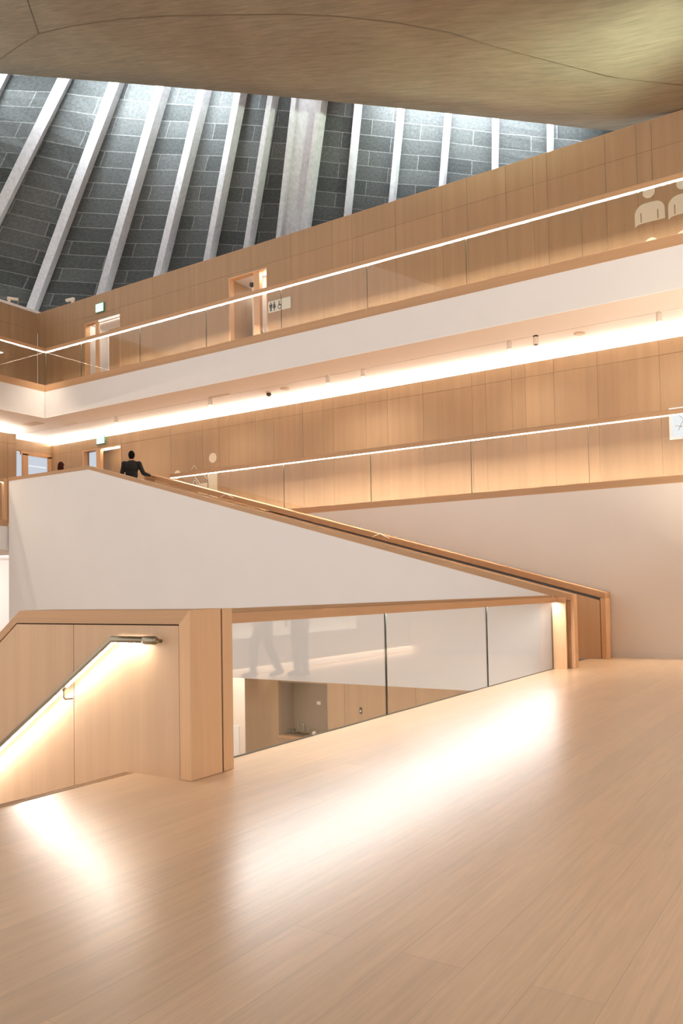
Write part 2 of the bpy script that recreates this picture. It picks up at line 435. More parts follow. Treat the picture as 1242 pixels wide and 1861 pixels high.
# left walls (they run towards the viewer)
def panel_wall_y(name, y_seams, z_rows, x, thick=0.03, gap=0.005):
    m = MB()
    for i in range(len(y_seams)-1):
        for j in range(len(z_rows)-1):
            m.box(x-thick, x, y_seams[i]+gap/2, y_seams[i+1]-gap/2, z_rows[j]+gap/2, z_rows[j+1]-gap/2, 0)
    m.box(x-thick-0.12, x-thick, y_seams[0], y_seams[-1], z_rows[0], z_rows[-1], 1)
    return struct(m.build(name, [M['oak_wall'], M['oak_dark']]))
panel_wall_y('wall_left_upper', [6, 8.4, 10.8, 12.6, 14.2, 15.6, 16.7, YW], [ZU, 10.55, ZT], -23.94)
struct(B(-24.35, -23.93, 6, YW+0.3, ZT, ZT+0.09).build('trim_1', [M['white']]))
struct(B(-24.3, 2.0, YW+0.0, YW+0.15, ZT, ZT+0.012).build('trim_2', [M['oak_x']]))
panel_wall_y('wall_left_lower', [8, 9.6, 11.2, 12.8, 14.1, 15.0, 15.55, 15.87], [ZL, 6.14, 6.47], -22.40)
# return of that wall and the alcove behind it
m = MB(); m.box(-23.25, -22.56, 15.75, 15.87, ZL, 6.50); struct(m.build('wall_alcove_return', [M['oak_wall']]))
m = MB(); m.box(-23.30, -23.22, 15.87, YW, 6.13, 6.50); struct(m.build('wall_alcove_head', [M['oak_wall']]))

# alcove: a framed glazed door to a daylit room
dr = struct(B(-23.30, -23.20, 16.66, 16.88, ZL, 6.06).box(-23.30, -23.20, 17.66, 17.80, ZL, 6.06).box(-23.30, -23.20, 16.60, 17.80, 6.01, 6.13).build('door_4', [M['oak_z']]))
B(-23.27, -23.25, 16.88, 17.66, ZL, 6.01).build('door_pane', [M['pane_blue']], dr)
B(-23.27, -23.25, 15.90, 16.66, ZL, 6.10).build('side_pane', [M['pane_blue']], dr)
B(-23.248, -23.235, 16.88, 17.60, 5.66, 5.70).build('painted_reflection', [M['screen']], dr)  # glowing bar painted on as a lamp's reflection in the pane

# ------------------------------------------------------------------ balcony slabs
def slab_x(name, x0, x1, y0, y1, zf, zs, mat_white):
    s_ = struct(B(x0, x1, y0, y1, zs, zf-0.20).build(name, [mat_white]))
    B(x0, x1, y0-0.004, y0+0.30, zf-0.20, zf).build('edge_board', [M['oak_x']], s_)
    B(x0, x1, y0+0.30, y1, zf-0.20, zf-0.002).build('floorboards', [M['floor']], s_)
    return s_
m_ = slab_x('floor_upper', -24.0, 2.0, YB, YW+1.2, ZU, ZS, M['white'])
m_ = slab_x('floor_lower', -15.2, 2.0, YB+0.22, YW+0.3, ZL, 2.55, M['white_warm'])
B(-15.25, 2.0, YB-0.006, YB+0.24, ZL-0.137, ZL).build('edge_board', [M['oak_x']], m_)
# left side slabs
s_ = struct(B(-24.0, -20.30, 6, YB, ZS, ZU-0.20).build('floor_upper_left', [M['white']]))
B(-20.60, -20.296, 6, YB, ZU-0.20, ZU).build('edge_board', [M['oak_y']], s_)
B(-24.0, -20.60, 6, YB, ZU-0.20, ZU-0.002).build('floorboards', [M['floor']], s_)
s_ = struct(B(-24.0, -18.785, 6.0, 13.25, 2.55, ZL-0.10).box(-24.0, -15.2, 13.25, 18.2, 2.55, ZL-0.10).build('floor_lower_left', [M['white']]))
B(-19.2, -18.775, 6.0, 13.03, ZL-0.10, ZL+0.06).build('edge_board', [M['oak_y']], s_)
B(-24.0, -19.2, 6.0, 13.25, ZL-0.10, ZL).box(-24.0, -15.2, 13.25, 18.2, ZL-0.10, ZL).build('floorboards', [M['floor']], s_)
# ceilings under the upper slabs: soffit boards with a fine track groove
so = struct(B(-24.0, 2.0, YB+0.002, 16.43, ZS-0.02, ZS).box(-24.0, 2.0, 16.455, YW+0.35, ZS-0.02, ZS).build('ceiling_soffit', [M['soffit']]))
B(-24, 2, 16.43, 16.455, ZS-0.012, ZS).build('track_groove', [M['oak_dark']], so)
struct(B(-24.0, -20.302, 6, YB+0.002, ZS-0.02, ZS).build('ceiling_soffit_left', [M['soffit']]))
# cove lights behind the top edge of the oak wall
cv = struct(B(-23.2, 2.0, YW+0.16, YW+0.30, 6.44, 6.48).build('trim_3', [M['white']]))
B(-23.15, 2.0, YW+0.045, YW+0.15, 6.475, 6.485).build('cove_light', [M['led_cove']], cv)
cv = struct(B(-22.90, -22.58, 8, 15.85, 6.44, 6.48).build('trim_4', [M['white']]))
B(-22.56, -22.44, 8, 15.72, 6.475, 6.485).build('cove_light', [M['led_cove']], cv)
cv = struct(B(-23.60, -23.42, 15.9, YW, 6.44, 6.48).build('trim_5', [M['white']]))
B(-23.39, -23.31, 15.95, YW, 6.505, 6.512).build('cove_light', [M['led_cove']], cv)
struct(B(-24.2, -24.0, 6, 18.2, 2.55, ZU).build('wall_left_outer', [M['white']]))
struct(B(-24.0, 2.0, YW+0.72, YW+0.85, ZL, ZS).build('wall_back_outer', [M['white']]))

# ------------------------------------------------------------------ glass balustrades
def balustrade(name, base, axis, c, joints, zf, zl, zr, label, a0, a1, tilt, led, group):
    """axis 'X': runs along x at y=c; 'Y': runs along y at x=c.  sgn = side of the hall"""
    t = thing(name, base, label, 'balustrade', group)
    def bx(a, b, c0, c1, z0, z1, mi=0):
        return (a, b, c0, c1, z0, z1) if axis == 'X' else (c0, c1, a, b, z0, z1)
    for i in range(len(joints)-1):
        a, b = joints[i]+0.004, joints[i+1]-0.004
        m = MB(); m.box(*bx(a, b, c+0.02, c+0.035, zf, zl+0.01))
        # glass faces clear, the two end edges dark
        for k in (3, 5) if axis == 'X' else (2, 4): m.m[k] = 1
        m.build('glass_panel', [M['balcony_glass'], M['glass_edge']], t)
    MB().box(*bx(a0, a1, c-0.012, c+0.065, zl+0.008, zr)).build('handrail', [M['oak_x'] if axis == 'X' else M['oak_y']], t, bevel=0.006)
    # a slim diffuser facing down and a washer tilted to the wall, its upper cut-off set by the rail's inner lip
    B_ = lambda y0, y1, z0, z1: MB().box(*bx(a0, a1, y0, y1, z0, z1)) if axis == 'X' else MB().box(*bx(a0, a1, 2*c-y1+0.053, 2*c-y0+0.053, z0, z1))
    B_(c-0.006, c+0.005, zl+0.0055, zl+0.0085).build('led_strip', [M['led_rail' if led == 'washer' else 'led_rail_low']], t)
    lip = zl-0.002+0.034*math.tan(math.radians(tilt))
    pr_ = [(c+0.012, zl+0.010), (c+0.026, zl+0.010), (c+0.012, zl-0.002)]
    (MB().prism_x(pr_, a0, a1) if axis == 'X' else MB().prism_y([(2*c-a+0.053, b) for a, b in pr_], a0, a1)).build('washer_strip', [M[led]], t)
    B_(c+0.009, c+0.0118, zl-0.0025, zl+0.009).build('washer_shield', [M['oak_x'] if axis == 'X' else M['oak_y']], t)
    B_(c+0.046, c+0.065, lip, zl+0.009).build('inner_lip', [M['oak_x'] if axis == 'X' else M['oak_y']], t)
    return t
gx = [-4.31+2.40*k for k in range(-6, 3)]
balustrade('glass_balustrade', (-9, YB, ZU), 'X', YB, [-20.29]+gx+[2.0], ZU-0.01, 8.585, 8.70,
           'long glass balustrade with a glowing oak handrail along the upper balcony over the white fascia', -20.29, 2.0, 13, 'washer', None)
balustrade('glass_balustrade', (-20.30, 11, ZU), 'Y', -20.335, [6.0, 8.15, 10.55, 12.95, YB], ZU-0.01, 8.585, 8.70,
           'short glass balustrade with glowing handrail on the upper balcony meeting the corner at the left', 6.0, YB-0.02, 13, 'washer', None)
balustrade('glass_balustrade', (-7, YB, ZL), 'X', YB, [-15.2]+gx[2:]+[2.0], ZL-0.005, 4.355, 4.46,
           'glass balustrade with glowing oak handrail on the lower balcony above the plain white wall', -15.2, 2.0, 2, 'washer_low', None)
# end piece beside the staircase landing
t = thing('balustrade_end', (-18.80, 12, ZL), 'oak framed end of a lit glass balustrade beside the white stair wall', 'balustrade')
B(-18.87, -18.78, 12.93, 13.03, ZL+0.06, 4.42).build('end_post', [M['oak_z']], t)
B(-18.87, -18.78, 6.0, 12.93, 4.32, 4.42).build('handrail', [M['oak_y']], t)
B(-18.835, -18.815, 6.0, 12.93, ZL+0.06, 4.31).build('glass_panel', [M['glass']], t)
B(-18.84, -18.82, 6.0, 12.92, 4.312, 4.318).build('led_strip', [M['led_dim']], t)

# ------------------------------------------------------------------ main staircase
def ramp(x):      # top of the cap above the steps
    return 4.44 if x < -15.61 else 1.195+(4.44-1.195)*(-x-4.0)/(15.61-4.0)
st = thing('staircase', (-9.8, 14.1, 0), 'wide staircase with white flank and oak capped sides rising to the lower balcony', 'staircase')
XE = -3.965; XL = -18.73
# near side: white flank, then the oak lining, cap and end post
fp = [(XL, -0.45), (-4.30, -0.45), (-4.30, ramp(-4.30)-0.10), (-15.62, 4.44-0.085), (XL, 4.44-0.085)]
MB().prism_y(fp, YF, YF+0.05).build('white_flank', [M['white']], st)
def cap(y0, y1, x_end, hgt, drop, xl):
    p = [(xl, 4.44), (-15.61, 4.44), (x_end, 1.195), (x_end, 1.195-hgt), (-15.62, 4.44-drop), (xl, 4.44-drop)]
    return MB().prism_y(p, y0, y1)
cap(YF-0.015, YF+0.19, -4.0, 0.115, 0.085, XL).build('side_cap', [M['oak_x']], st, bevel=0.004)
MB().prism_y([(XL, ZL), (-15.3, ZL), (-4.2, 0.0), (-4.02, 0.0), (-4.02, ramp(-4.02)-0.115), (-15.62, 4.35), (XL, 4.35)], YF+0.055, YF+0.165).build('lining_panel', [M['oak_panel']], st)
B(-4.02, XE, YF, YF+0.175, 0, 1.195).build('end_post', [M['oak_z']], st, bevel=0.003)
B(-4.075, -4.02, YF+0.01, YF+0.175, 0, 1.08).build('shadow_post', [M['oak_x']], st)
# far side: oak panels with a cap, against the white wall
def up(x, d): return (x, ramp(x)-d)
MB().prism_y([(-15.8, ZL-0.3), (-4.9, -0.02), (-4.09, 0.0), (-4.09, 1.06), (-15.62, 4.31), (-15.8, 4.31)], YI, YI+0.05).build('lining_panel', [M['oak_panel']], st)
MB().prism_y([(-15.8, 4.46), (-15.61, 4.46), (-3.99, 1.20), (-3.99, 1.085), (-15.62, 4.335), (-15.8, 4.335)], YI-0.008, YB-0.003).build('side_cap', [M['oak_x']], st, bevel=0.004)
B(-4.075, -3.985, YI-0.005, YB-0.025, 0, 1.10).build('end_post', [M['oak_z']], st, bevel=0.003)
B(-4.09, -4.075, YI+0.004, YI+0.05, 0, 1.075).build('shadow_gap', [M['oak_dark']], st)
# steps and underside
m = MB(); nst = 19; run = (15.2-4.75)/nst; rise = ZL/(nst+1)
for k in range(nst): m.box(-4.75-run*(k+1), -4.75-run*k, YF+0.17, YI-0.005, max(-0.40, rise*(k+1)-0.75), rise*(k+1))
m.build('steps', [M['floor']], st)
B(-18.8, -4.35, YF+0.052, YB-0.005, -0.45, -0.41).build('underside', [M['white']], st)
# handrail brackets seen over the side
for x in (-8.62, -12.9):
    zc = ramp(x)
    MB().tube([(x-0.22, YI-0.05, zc-0.02-0.0), (x-0.02, YI-0.09, zc+0.03), (x+0.18, YI-0.05, zc-0.075)], 0.012, 6).build('rail_bracket', [M['spot_white']], st)

# ------------------------------------------------------------------ balustrade wall around the stairs that go down (oak)
sw = thing('stair_wall', (-5.0, 4.37, 0), 'pale oak panelled side wall of the stairs going down, with a lit handrail', 'stair wall')
Y1 = 4.532
outer = [(-3.99, 0.0), (-3.99, 1.192), (-5.90, 1.192), (-9.2, -1.03), (-9.2, -1.16), (-5.945, 1.09), (-4.095, 1.09), (-4.095, 0.0)]
MB().prism_y([(-3.99,0.002),(-3.99,1.192),(-4.095,1.09),(-4.095,0.002)], YP, Y1).build('end_frame', [M['oak_z']], sw)
MB().prism_y([(-3.99,1.192),(-5.90,1.192),(-5.945,1.09),(-4.095,1.09)], YP, Y1).build('top_rail', [M['oak_x']], sw)
MB().prism_y([(-5.90,1.192),(-9.2,-1.033),(-9.2,-1.17),(-5.945,1.09)], YP, Y1).build('raking_rail', [M['oak_x']], sw)
for (a, b) in ((-4.105, -5.229), (-5.235, -6.9), (-6.906, -9.2)):
    def zt(x): return 1.08 if x > -5.947 else 1.08+(x+5.947)*0.690
    xs = [x for x in (a, -5.947, b) if b <= x <= a]
    poly = [(x, zt(x)) for x in xs]+[(b, -3.2 if b < -5.3 else -0.9), (a, -0.9 if a < -4.2 else -0.25)]
    MB().prism_y(poly, YP+0.006, YP+0.05).build('oak_panel', [M['oak_panel']], sw)
MB().prism_y([(-4.0,-0.28),(-4.0,1.18),(-5.9,1.18),(-9.2,-1.04),(-9.2,-3.2),(-5.0,-3.2),(-5.0,-0.28)], YP+0.052, Y1-0.03).build('core', [M['oak_dark']], sw)
B(-4.008, -4.20, Y1-0.01, 4.560, 0.0, 1.188).build('shadow_gap', [M['oak_dark']], sw)
B(-4.26, -4.0, 4.560, 4.672, 0, 1.192).build('glazing_post', [M['oak_z']], sw, bevel=0.003)

# lit handrail on that wall
hr = thing('handrail', (-5.0, 4.13, 0.98), 'brushed metal handrail with a bright light strip under it on the oak stair wall', 'handrail')
HY = 4.137; R_ = 0.026
k34 = (0.985-0.075)/(6.07-4.70)
e_ = lambda x: 0.978+(x+4.70)*k34
MB().tube([(-9.0, HY, e_(-9.0)), (-4.70, HY, 0.978), (-4.36, HY, 0.978)], R_, 16).build('rail', [M['steel']], hr, smooth=True)
MB().tube([(-4.375, HY, 0.978), (-4.365, HY, 0.978), (-4.36, HY, 0.978), (-4.26, HY, 0.978), (-4.25, HY, 0.978)], [0.026, 0.029, 0.030, 0.030, 0.024], 16).tube([(-4.262, HY, 0.97), (-4.262, HY+0.06, 0.97)], 0.014, 8).build('end_cap', [M['steel']], hr, smooth=True)
c34 = math.cos(math.atan(k34)); s34 = math.sin(math.atan(k34))
def strip(xa, xb, wd=0.026, off=0.0245):
    m = MB(); P = []
    for x in (xa, xb):
        for sy in (-1, 1):
            bx_, bz_ = x+off*s34, e_(x)-off*c34
            P.append((bx_, HY+sy*wd/2, bz_))
    P += [(x+0.003*-s34, y, z+0.003*c34) for x, y, z in P]
    return m.add(P, [(0,1,3,2),(4,6,7,5),(0,2,6,4),(1,5,7,3),(0,4,5,1),(2,3,7,6)])
strip(-9.0, -5.285).build('light_strip', [M['led_hand']], hr)
strip(-5.235, -4.715).build('light_strip', [M['led_hand']], hr)
B(-4.69, -4.39, HY-0.013, HY+0.013, 0.9535, 0.957).build('light_strip', [M['led_hand']], hr)
bxp = -5.26
MB().tube([(bxp, HY, e_(bxp)-0.02), (bxp, HY, e_(bxp)-0.085), (bxp+0.006, HY+0.012, e_(bxp)-0.100), (bxp+0.012, YP+0.005, e_(bxp)-0.103)], 0.0065, 8).build('wall_bracket', [M['steel']], hr, smooth=True)

# ------------------------------------------------------------------ low glazed screen over the void
gs = thing('glass_screen', (XG, 8.9, 0), 'low three-pane glass screen under an oak beam beside the floor', 'glass screen')
yj = [4.73, 7.44, 10.155, 12.84]
for i in range(3):
    m = MB(); m.box(XG-0.008, XG+0.008, yj[i]+0.008, yj[i+1]-0.008, -0.02, 1.07)
    for k in (2, 4): m.m[k] = 1
    m.build('glass_pane', [M['glass_screen'], M['glass_edge']], gs)
for y in yj[1:3]: B(XG-0.007, XG+0.007, y-0.008, y+0.008, 0, 1.07).build('joint', [M['glass_edge']], gs)
m = MB(); m.box(-4.36, -4.250, 4.725, 12.87, 1.066, 1.150); m.build('beam', [M['oak_y']], gs)
B(-4.36, -4.262, 4.725, 12.87, 1.150, 1.182).build('beam_groove', [M['oak_y']], gs)
B(-4.245, -4.197, 4.75, 12.84, 1.0668, 1.0715).build('light_strip', [M['led_beam']], gs)
B(-4.25, -4.19, 4.725, 12.87, 1.072, 1.150).box(-4.196, -4.19, 4.725, 12.87, 1.0662, 1.072).build('light_cover', [M['oak_y']], gs)
B(XG-0.015, XG+0.012, 4.73, 12.85, 0.0, 0.006).build('floor_channel', [M['glass_edge']], gs)
MB().box(-4.29, -4.05, 12.87, 12.90, 0, 1.145).build('end_panel', [M['oak_z']], gs)
# slab edge in the void
struct(B(-4.31, -4.292, 4.75, 12.9, -0.32, -0.005).build('trim_6', [M['oak_y']]))

# ------------------------------------------------------------------ lower storey seen through the glass
LY = 15.36
struct(B(-12.68, -11.76, LY, LY+0.1, -4.0, -0.42).box(-11.76, -10.36, LY, LY+0.1, -4.0, -2.10).box(-11.76, -10.36, LY, LY+0.1, -0.78, -0.42)
       .box(-10.36, -9.90, LY, LY+0.1, -4.0, -0.42).box(-9.893, -8.10, LY, LY+0.1, -4.0, -0.42).box(-8.093, -4.3, LY, LY+0.1, -4.0, -0.42)
       .box(-12.78, -12.68, LY, 17.8, -4.0, -0.42).build('wall_basement_oak', [M['oak_wall']]))
struct(B(-11.76, -10.36, LY+0.62, LY+0.66, -2.2, -0.42).box(-11.80, -11.76, LY+0.1, LY+0.66, -2.2, -0.42).box(-10.36, -10.32, LY+0.1, LY+0.66, -2.2, -0.42)
       .box(-11.76, -10.36, LY+0.1, LY+0.66, -0.82, -0.78).build('wall_niche', [M['niche']]))
ct = tag(B(-11.755, -10.365, LY-0.02, LY+0.615, -2.095, -2.05).build('counter', [M['oak_x']]), 'oak counter shelf in the wall niche of the storey below, seen through the glass', 'counter')
struct(B(-24, -12.78, 17.8, 17.95, -4.0, 2.55).build('wall_basement_back', [M['white_warm']]))
struct(B(-24.1, -23.9, -5, 17.9, -4.0, 2.55).build('wall_basement_left', [M['white']]))
ps = tag(B(-15.75, -15.02, 17.765, 17.797, -3.30, -2.44).build('poster', [M['poster']]), 'white framed poster on the cream wall below, beside the oak post', 'poster')
m = MB()
for k, (zz, hh, w0, w1) in enumerate(((-2.62, 0.09, -15.7, -15.22), (-2.80, 0.03, -15.7, -15.3), (-2.88, 0.03, -15.7, -15.36), (-3.0, 0.04, -15.7, -15.30), (-3.08, 0.03, -15.7, -15.34), (-3.16, 0.05, -15.7, -15.28), (-3.26, 0.025, -15.7, -15.25))):
    m.box(w0, w1, 17.762, 17.765, zz-hh/2, zz+hh/2)
m.build('printing', [M['poster_ink']], ps)
ZC = -2.05
tr = tag(MB().box(-11.66, -11.16, LY+0.10, LY+0.42, ZC, ZC+0.012).box(-11.66, -11.16, LY+0.10, LY+0.11, ZC+0.012, ZC+0.03).box(-11.66, -11.16, LY+0.41, LY+0.42, ZC+0.012, ZC+0.03)
     .box(-11.66, -11.65, LY+0.11, LY+0.41, ZC+0.012, ZC+0.03).box(-11.17, -11.16, LY+0.11, LY+0.41, ZC+0.012, ZC+0.03).build('tray', [M['tray']]), 'brown tray holding glassware on the niche counter', 'tray')
def bottle(x, y, z, h, r, lab):
    o = MB().lathe((x, y, z), [(r*0.9, 0), (r, 0.01), (r, h*0.62), (r*0.42, h*0.76), (r*0.38, h*0.98), (r*0.42, h)], 14).build('glass_bottle', [M['clear']], smooth=True)
    return tag(o, lab, 'bottle', 'glass bottles on the niche counter')
bottle(-11.40, LY+0.30, ZC+0.013, 0.36, 0.035, 'tall clear bottle on the tray in the niche, tallest of the three')
bottle(-11.28, LY+0.33, ZC+0.013, 0.34, 0.038, 'clear bottle in the middle of the three in the niche')
bottle(-11.10, LY+0.30, ZC, 0.25, 0.034, 'shorter clear bottle just beside the tray and the white cup')
for x, y, lab in ((-11.60, 0.22, 'clear tumbler at the corner of the tray nearest the niche side'), (-11.52, 0.30, 'clear tumbler second from the side of the niche'), (-11.47, 0.18, 'clear tumbler at the front edge of the tray')):
    o = MB().lathe((x, LY+y, ZC+0.0135), [(0.026, 0), (0.033, 0.004), (0.038, 0.11), (0.035, 0.11), (0.028, 0.012)], 14).build('drinking_glass', [M['clear']], smooth=True)
    tag(o, lab, 'glass', 'tumblers on the tray')
o = MB().lathe((-10.98, LY+0.34, ZC), [(0.035, 0), (0.045, 0.01), (0.045, 0.09), (0.040, 0.09), (0.036, 0.012)], 16).build('cup', [M['ceramic']], smooth=True)
tag(o, 'small white cup on the niche counter beside the bottles', 'cup')
o = tag(MB().lathe((-10.72, LY+0.42, ZC), [(0.05, 0), (0.07, 0.006), (0.072, 0.014), (0.06, 0.012)], 16).build('saucer', [M['tray']], smooth=True), 'flat dark saucer towards the end of the niche counter', 'saucer')
o = tag(B(-11.07, -10.96, LY+0.60, LY+0.615, -1.37, -1.29).build('wall_socket', [M['sign_white']]), 'small pale socket plate on the back of the niche', 'socket')
o = tag(MB().box(-9.50, -9.44, LY-0.012, LY-0.001, -1.40, -1.26).build('key_switch', [M['ink']]), 'small dark key switch on the oak wall below, past the niche', 'switch')
B(-9.485, -9.455, LY-0.016, LY-0.012, -1.36, -1.32).build('plate', [M['sign_white']], o)

# ------------------------------------------------------------------ side wall facing the glass (seen mirrored in it)
XRW = -0.38
struct(B(XRW+0.03, XRW+0.3, 8.6, YB, 0.16, 0.56).box(XRW+0.03, XRW+0.3, 13.16, YB, 0.56, 3.0).box(XRW+0.03, XRW+0.3, 8.6, 13.16, 1.7, 3.0)
       .box(XRW+0.10, XRW+0.3, 8.6, YB, 0.0, 0.16).box(XRW+0.025, XRW+0.032, 8.6, YB, 0.135, 0.17).build('wall_right', [M['white_warm']]))
wn = struct(B(XRW-0.02, XRW+0.32, 8.6, 13.16, 0.535, 0.56).build('window_1', [M['white']]))
B(XRW+0.16, XRW+0.32, 8.6, 13.16, 0.56, 1.70).build('back_panel', [M['white']], wn)
B(XRW-0.02, XRW, 8.6, 13.16, 0.56, 0.60).build('sill_lip', [M['white']], wn)
B(XRW+0.01, XRW+0.05, 8.6, 13.1, 0.562, 0.572).build('light_strip', [M['led_skirt']], wn)
bb = struct(B(XRW+0.08, XRW+0.10, 8.6, YB-0.03, 0.0, 0.03).build('baseboard_right', [M['base_white']]))
B(XRW+0.035, XRW+0.095, 8.6, YB-0.05, 0.154, 0.157).build('light_strip', [M['led_skirt']], bb)

# ------------------------------------------------------------------ doors of the back wall
def recess(name, D, depth, split, post, zf, left_mat, back_mat, pd):
    x0, x1, z0, z1 = D; y0 = YW; y1 = YW+depth
    d = struct(MB().box(x0, x0+0.04, y0-0.012, y0+0.17, z0, z1).box(x1-0.03, x1, y0-0.012, y0+0.17, z0, z1).box(x0+0.04, x1-0.03, y0-0.012, y0+0.17, z1-0.035, z1).build(name, [M['oak_z']]))
    B(split, split+post, y0+0.02, y0+pd, z0, z1).build('door_post', [M['oak_z']], d)
    B(x0-0.05, x0, y0+0.16, y1, z0, z1).build('side_panel', [left_mat], d)
    B(x1, x1+0.05, y0+0.16, y1, z0, z1).build('side_panel', [M['oak_wall']], d)
    B(x0, x1, y1, y1+0.05, z0, z1).build('end_panel', [back_mat], d)
    B(x0, x1, y0+0.16, y1, z1, z1+0.05).build('head_panel', [M['white']], d)
    return d
d1 = recess('door_1', D1, 0.95, -20.98, 0.17, ZU, M['white'], M['white'], 0.055)
B(-20.53, -19.80, YW+0.20, YW+0.25, ZU, 10.02).build('door_leaf', [M['oak_wall']], d1)
B(-20.78, -19.79, YW-0.03, YW+0.02, 10.27, 10.33).build('lamp', [M['lit_panel']], d1)
B(-21.3, -19.9, YW+0.175, YW+0.20, 10.32, 10.33).build('lamp', [emit('recess_lamp', (1, 0.92, 0.82), 90)], d1)
B(-21.36, -21.02, YW+0.10, YW+0.12, ZU, 10.29).build('side_pane', [M['glass']], d1)
d2 = recess('door_2', D2, 2.3, -14.32, 0.22, ZU, M['oak_wall'], M['oak_wall'], 0.14)
B(-14.75, -14.10, YW+0.5, YW+0.55, ZU, 10.44).build('bright_panel', [M['white']], d2)
B(-14.05, -13.88, YW+0.2, YW+0.45, 10.38, 10.40).build('lamp', [emit('passage_lamp', (1, 0.92, 0.82), 60)], d2)
B(-15.0, -14.6, YW+1.2, YW+1.6, 10.40, 10.43).build('lamp', [emit('passage_lamp_inner', (1, 0.9, 0.78), 18)], d2)
B(-14.46, -14.36, YW+0.02, YW+0.12, 10.06, 10.16).build('door_closer', [M['black']], d2)
B(-14.03, -14.0, YW-0.03, YW+0.02, 8.60, 8.66).build('handle', [M['steel']], d2)
d3 = recess('door_3', D3, 0.55, -20.98, 0.20, ZL, M['oak_wall'], M['oak_wall'], 0.14)
B(-21.44, -21.0, YW+0.12, YW+0.14, ZL, 6.05).build('side_pane', [M['pane_blue']], d3)
B(-21.45, -21.0, YW+0.10, YW+0.12, 5.28, 5.34).build('glazing_bar', [M['oak_x']], d3)
B(-20.76, -19.82, YW+0.08, YW+0.12, 6.05, 6.08).build('lamp', [emit('lower_recess_lamp', (1, 0.86, 0.66), 24)], d3)

# exit signs (running figure and an arrow)
def exit_sign(x, z, lab):
    t = thing('exit_sign', (x, YW, z), lab, 'sign', 'lit exit signs')
    B(x-0.20, x+0.20, YW-0.06, YW-0.002, z-0.155, z+0.155).build('frame', [M['exit_frame']], t)
    B(x-0.175, x+0.172, YW-0.066, YW-0.060, z-0.13, z+0.125).build('lit_face', [M['exit_face']], t)
    m = MB(); y = YW-0.069
    def q(*p): m.prism_y([(x+a, z+b) for a, b in p], y, y+0.0025)
    q((0.02,0.10),(0.05,0.10),(0.05,0.07),(0.02,0.07))
    q((-0.02,0.06),(0.04,0.06),(0.02,-0.01),(-0.03,-0.01))
    q((-0.03,-0.01),(0.0,-0.01),(-0.05,-0.09),(-0.08,-0.08))
    q((0.0,-0.01),(0.02,-0.01),(0.06,-0.04),(0.05,-0.09),(0.03,-0.09),(0.035,-0.05))
    q((0.04,0.06),(0.08,0.02),(0.07,0.005),(0.035,0.04))
    q((-0.15,0.0),(-0.10,0.05),(-0.10,0.02),(-0.07,0.02),(-0.07,-0.02),(-0.10,-0.02),(-0.10,-0.05))
    q((0.10,0.11),(0.15,0.11),(0.15,-0.11),(0.10,-0.11))
    m.build('running_figure', [M['exit_fig']], t)
    return t
exit_sign(-20.685, 10.72, 'green lit exit sign high over the upper fire door')
exit_sign(-20.675, 6.38, 'green lit exit sign over the lower door, under the cove light')

# washroom sign with three pictograms
t = thing('washroom_sign', (-13.3, YW, 9.28), 'white washroom sign with man, woman and wheelchair pictograms beside the passage', 'sign')
B(-13.76, -12.98, YW-0.035, YW-0.002, 9.12, 9.44).build('board', [M['sign_white']], t)
m = MB(); y = YW-0.039
def qq(*p): m.prism_y(list(p), y, y+0.003)
def head(cx, cz, r, n=14): m.prism_y([(cx+r*math.cos(2*PI*i/n), cz+r*math.sin(2*PI*i/n)) for i in range(n)], y, y+0.003)
head(-13.66, 9.385, 0.022); qq((-13.71,9.355),(-13.61,9.355),(-13.61,9.26),(-13.635,9.26),(-13.635,9.16),(-13.685,9.16),(-13.685,9.26),(-13.71,9.26))
head(-13.54, 9.385, 0.022); qq((-13.565,9.355),(-13.515,9.355),(-13.485,9.23),(-13.525,9.23),(-13.525,9.16),(-13.555,9.16),(-13.555,9.23),(-13.595,9.23))
head(-13.37, 9.375, 0.020); qq((-13.385,9.35),(-13.355,9.35),(-13.355,9.29),(-13.30,9.29),(-13.285,9.20),(-13.31,9.20),(-13.325,9.265),(-13.385,9.265))
for i in range(14):
    a0, a1 = PI*0.35+i*PI*1.35/14, PI*0.35+(i+1)*PI*1.35/14
    cx, cz = -13.355, 9.235
    m.prism_y([(cx+0.07*math.cos(a0), cz+0.07*math.sin(a0)), (cx+0.07*math.cos(a1), cz+0.07*math.sin(a1)), (cx+0.05*math.cos(a1), cz+0.05*math.sin(a1)), (cx+0.05*math.cos(a0), cz+0.05*math.sin(a0))], y, y+0.003)
m.build('pictograms', [M['ink']], t)

# ------------------------------------------------------------------ wall graphics (flat cut-outs)
def disc_poly(cx, cz, r, n=28): return [(cx+r*math.cos(2*PI*i/n), cz+r*math.sin(2*PI*i/n)) for i in range(n)]
def figure(cx, lab):
    t = thing('wall_graphic', (cx, YW, 9.0), lab, 'wall graphic', 'cream figure graphics on the upper wall')
    y0, y1 = YW-0.016, YW-0.002
    MB().prism_y(disc_poly(cx+0.0, 9.65, 0.125), y0, y1).build('head', [M['graphic']], t)
    xl, xr, zt, zb = cx-0.30, cx+0.31, 9.43, 9.01
    p = [(xl, zb-0.06), (xl, 9.20)]
    for i in range(1, 9):
        a = PI-PI/2*i/8; p.append((xl+0.22+0.22*math.cos(a), 9.21+0.22*math.sin(a)))
    for i in range(0, 9):
        a = PI/2-PI/2*i/8; p.append((xr-0.2+0.2*math.cos(a), 9.23+0.2*math.sin(a)))
    p += [(xr, zb), (xl+0.13, zb), (xl+0.06, zb-0.015)]
    MB().prism_y(p, y0, y1).build('body', [M['graphic']], t)
    for xx in (cx-0.17, cx+0.17): B(xx-0.012, xx+0.012, y0-0.003, y0-0.0005, 9.04, 9.24).build('arm_slot', [M['oak_wall']], t)
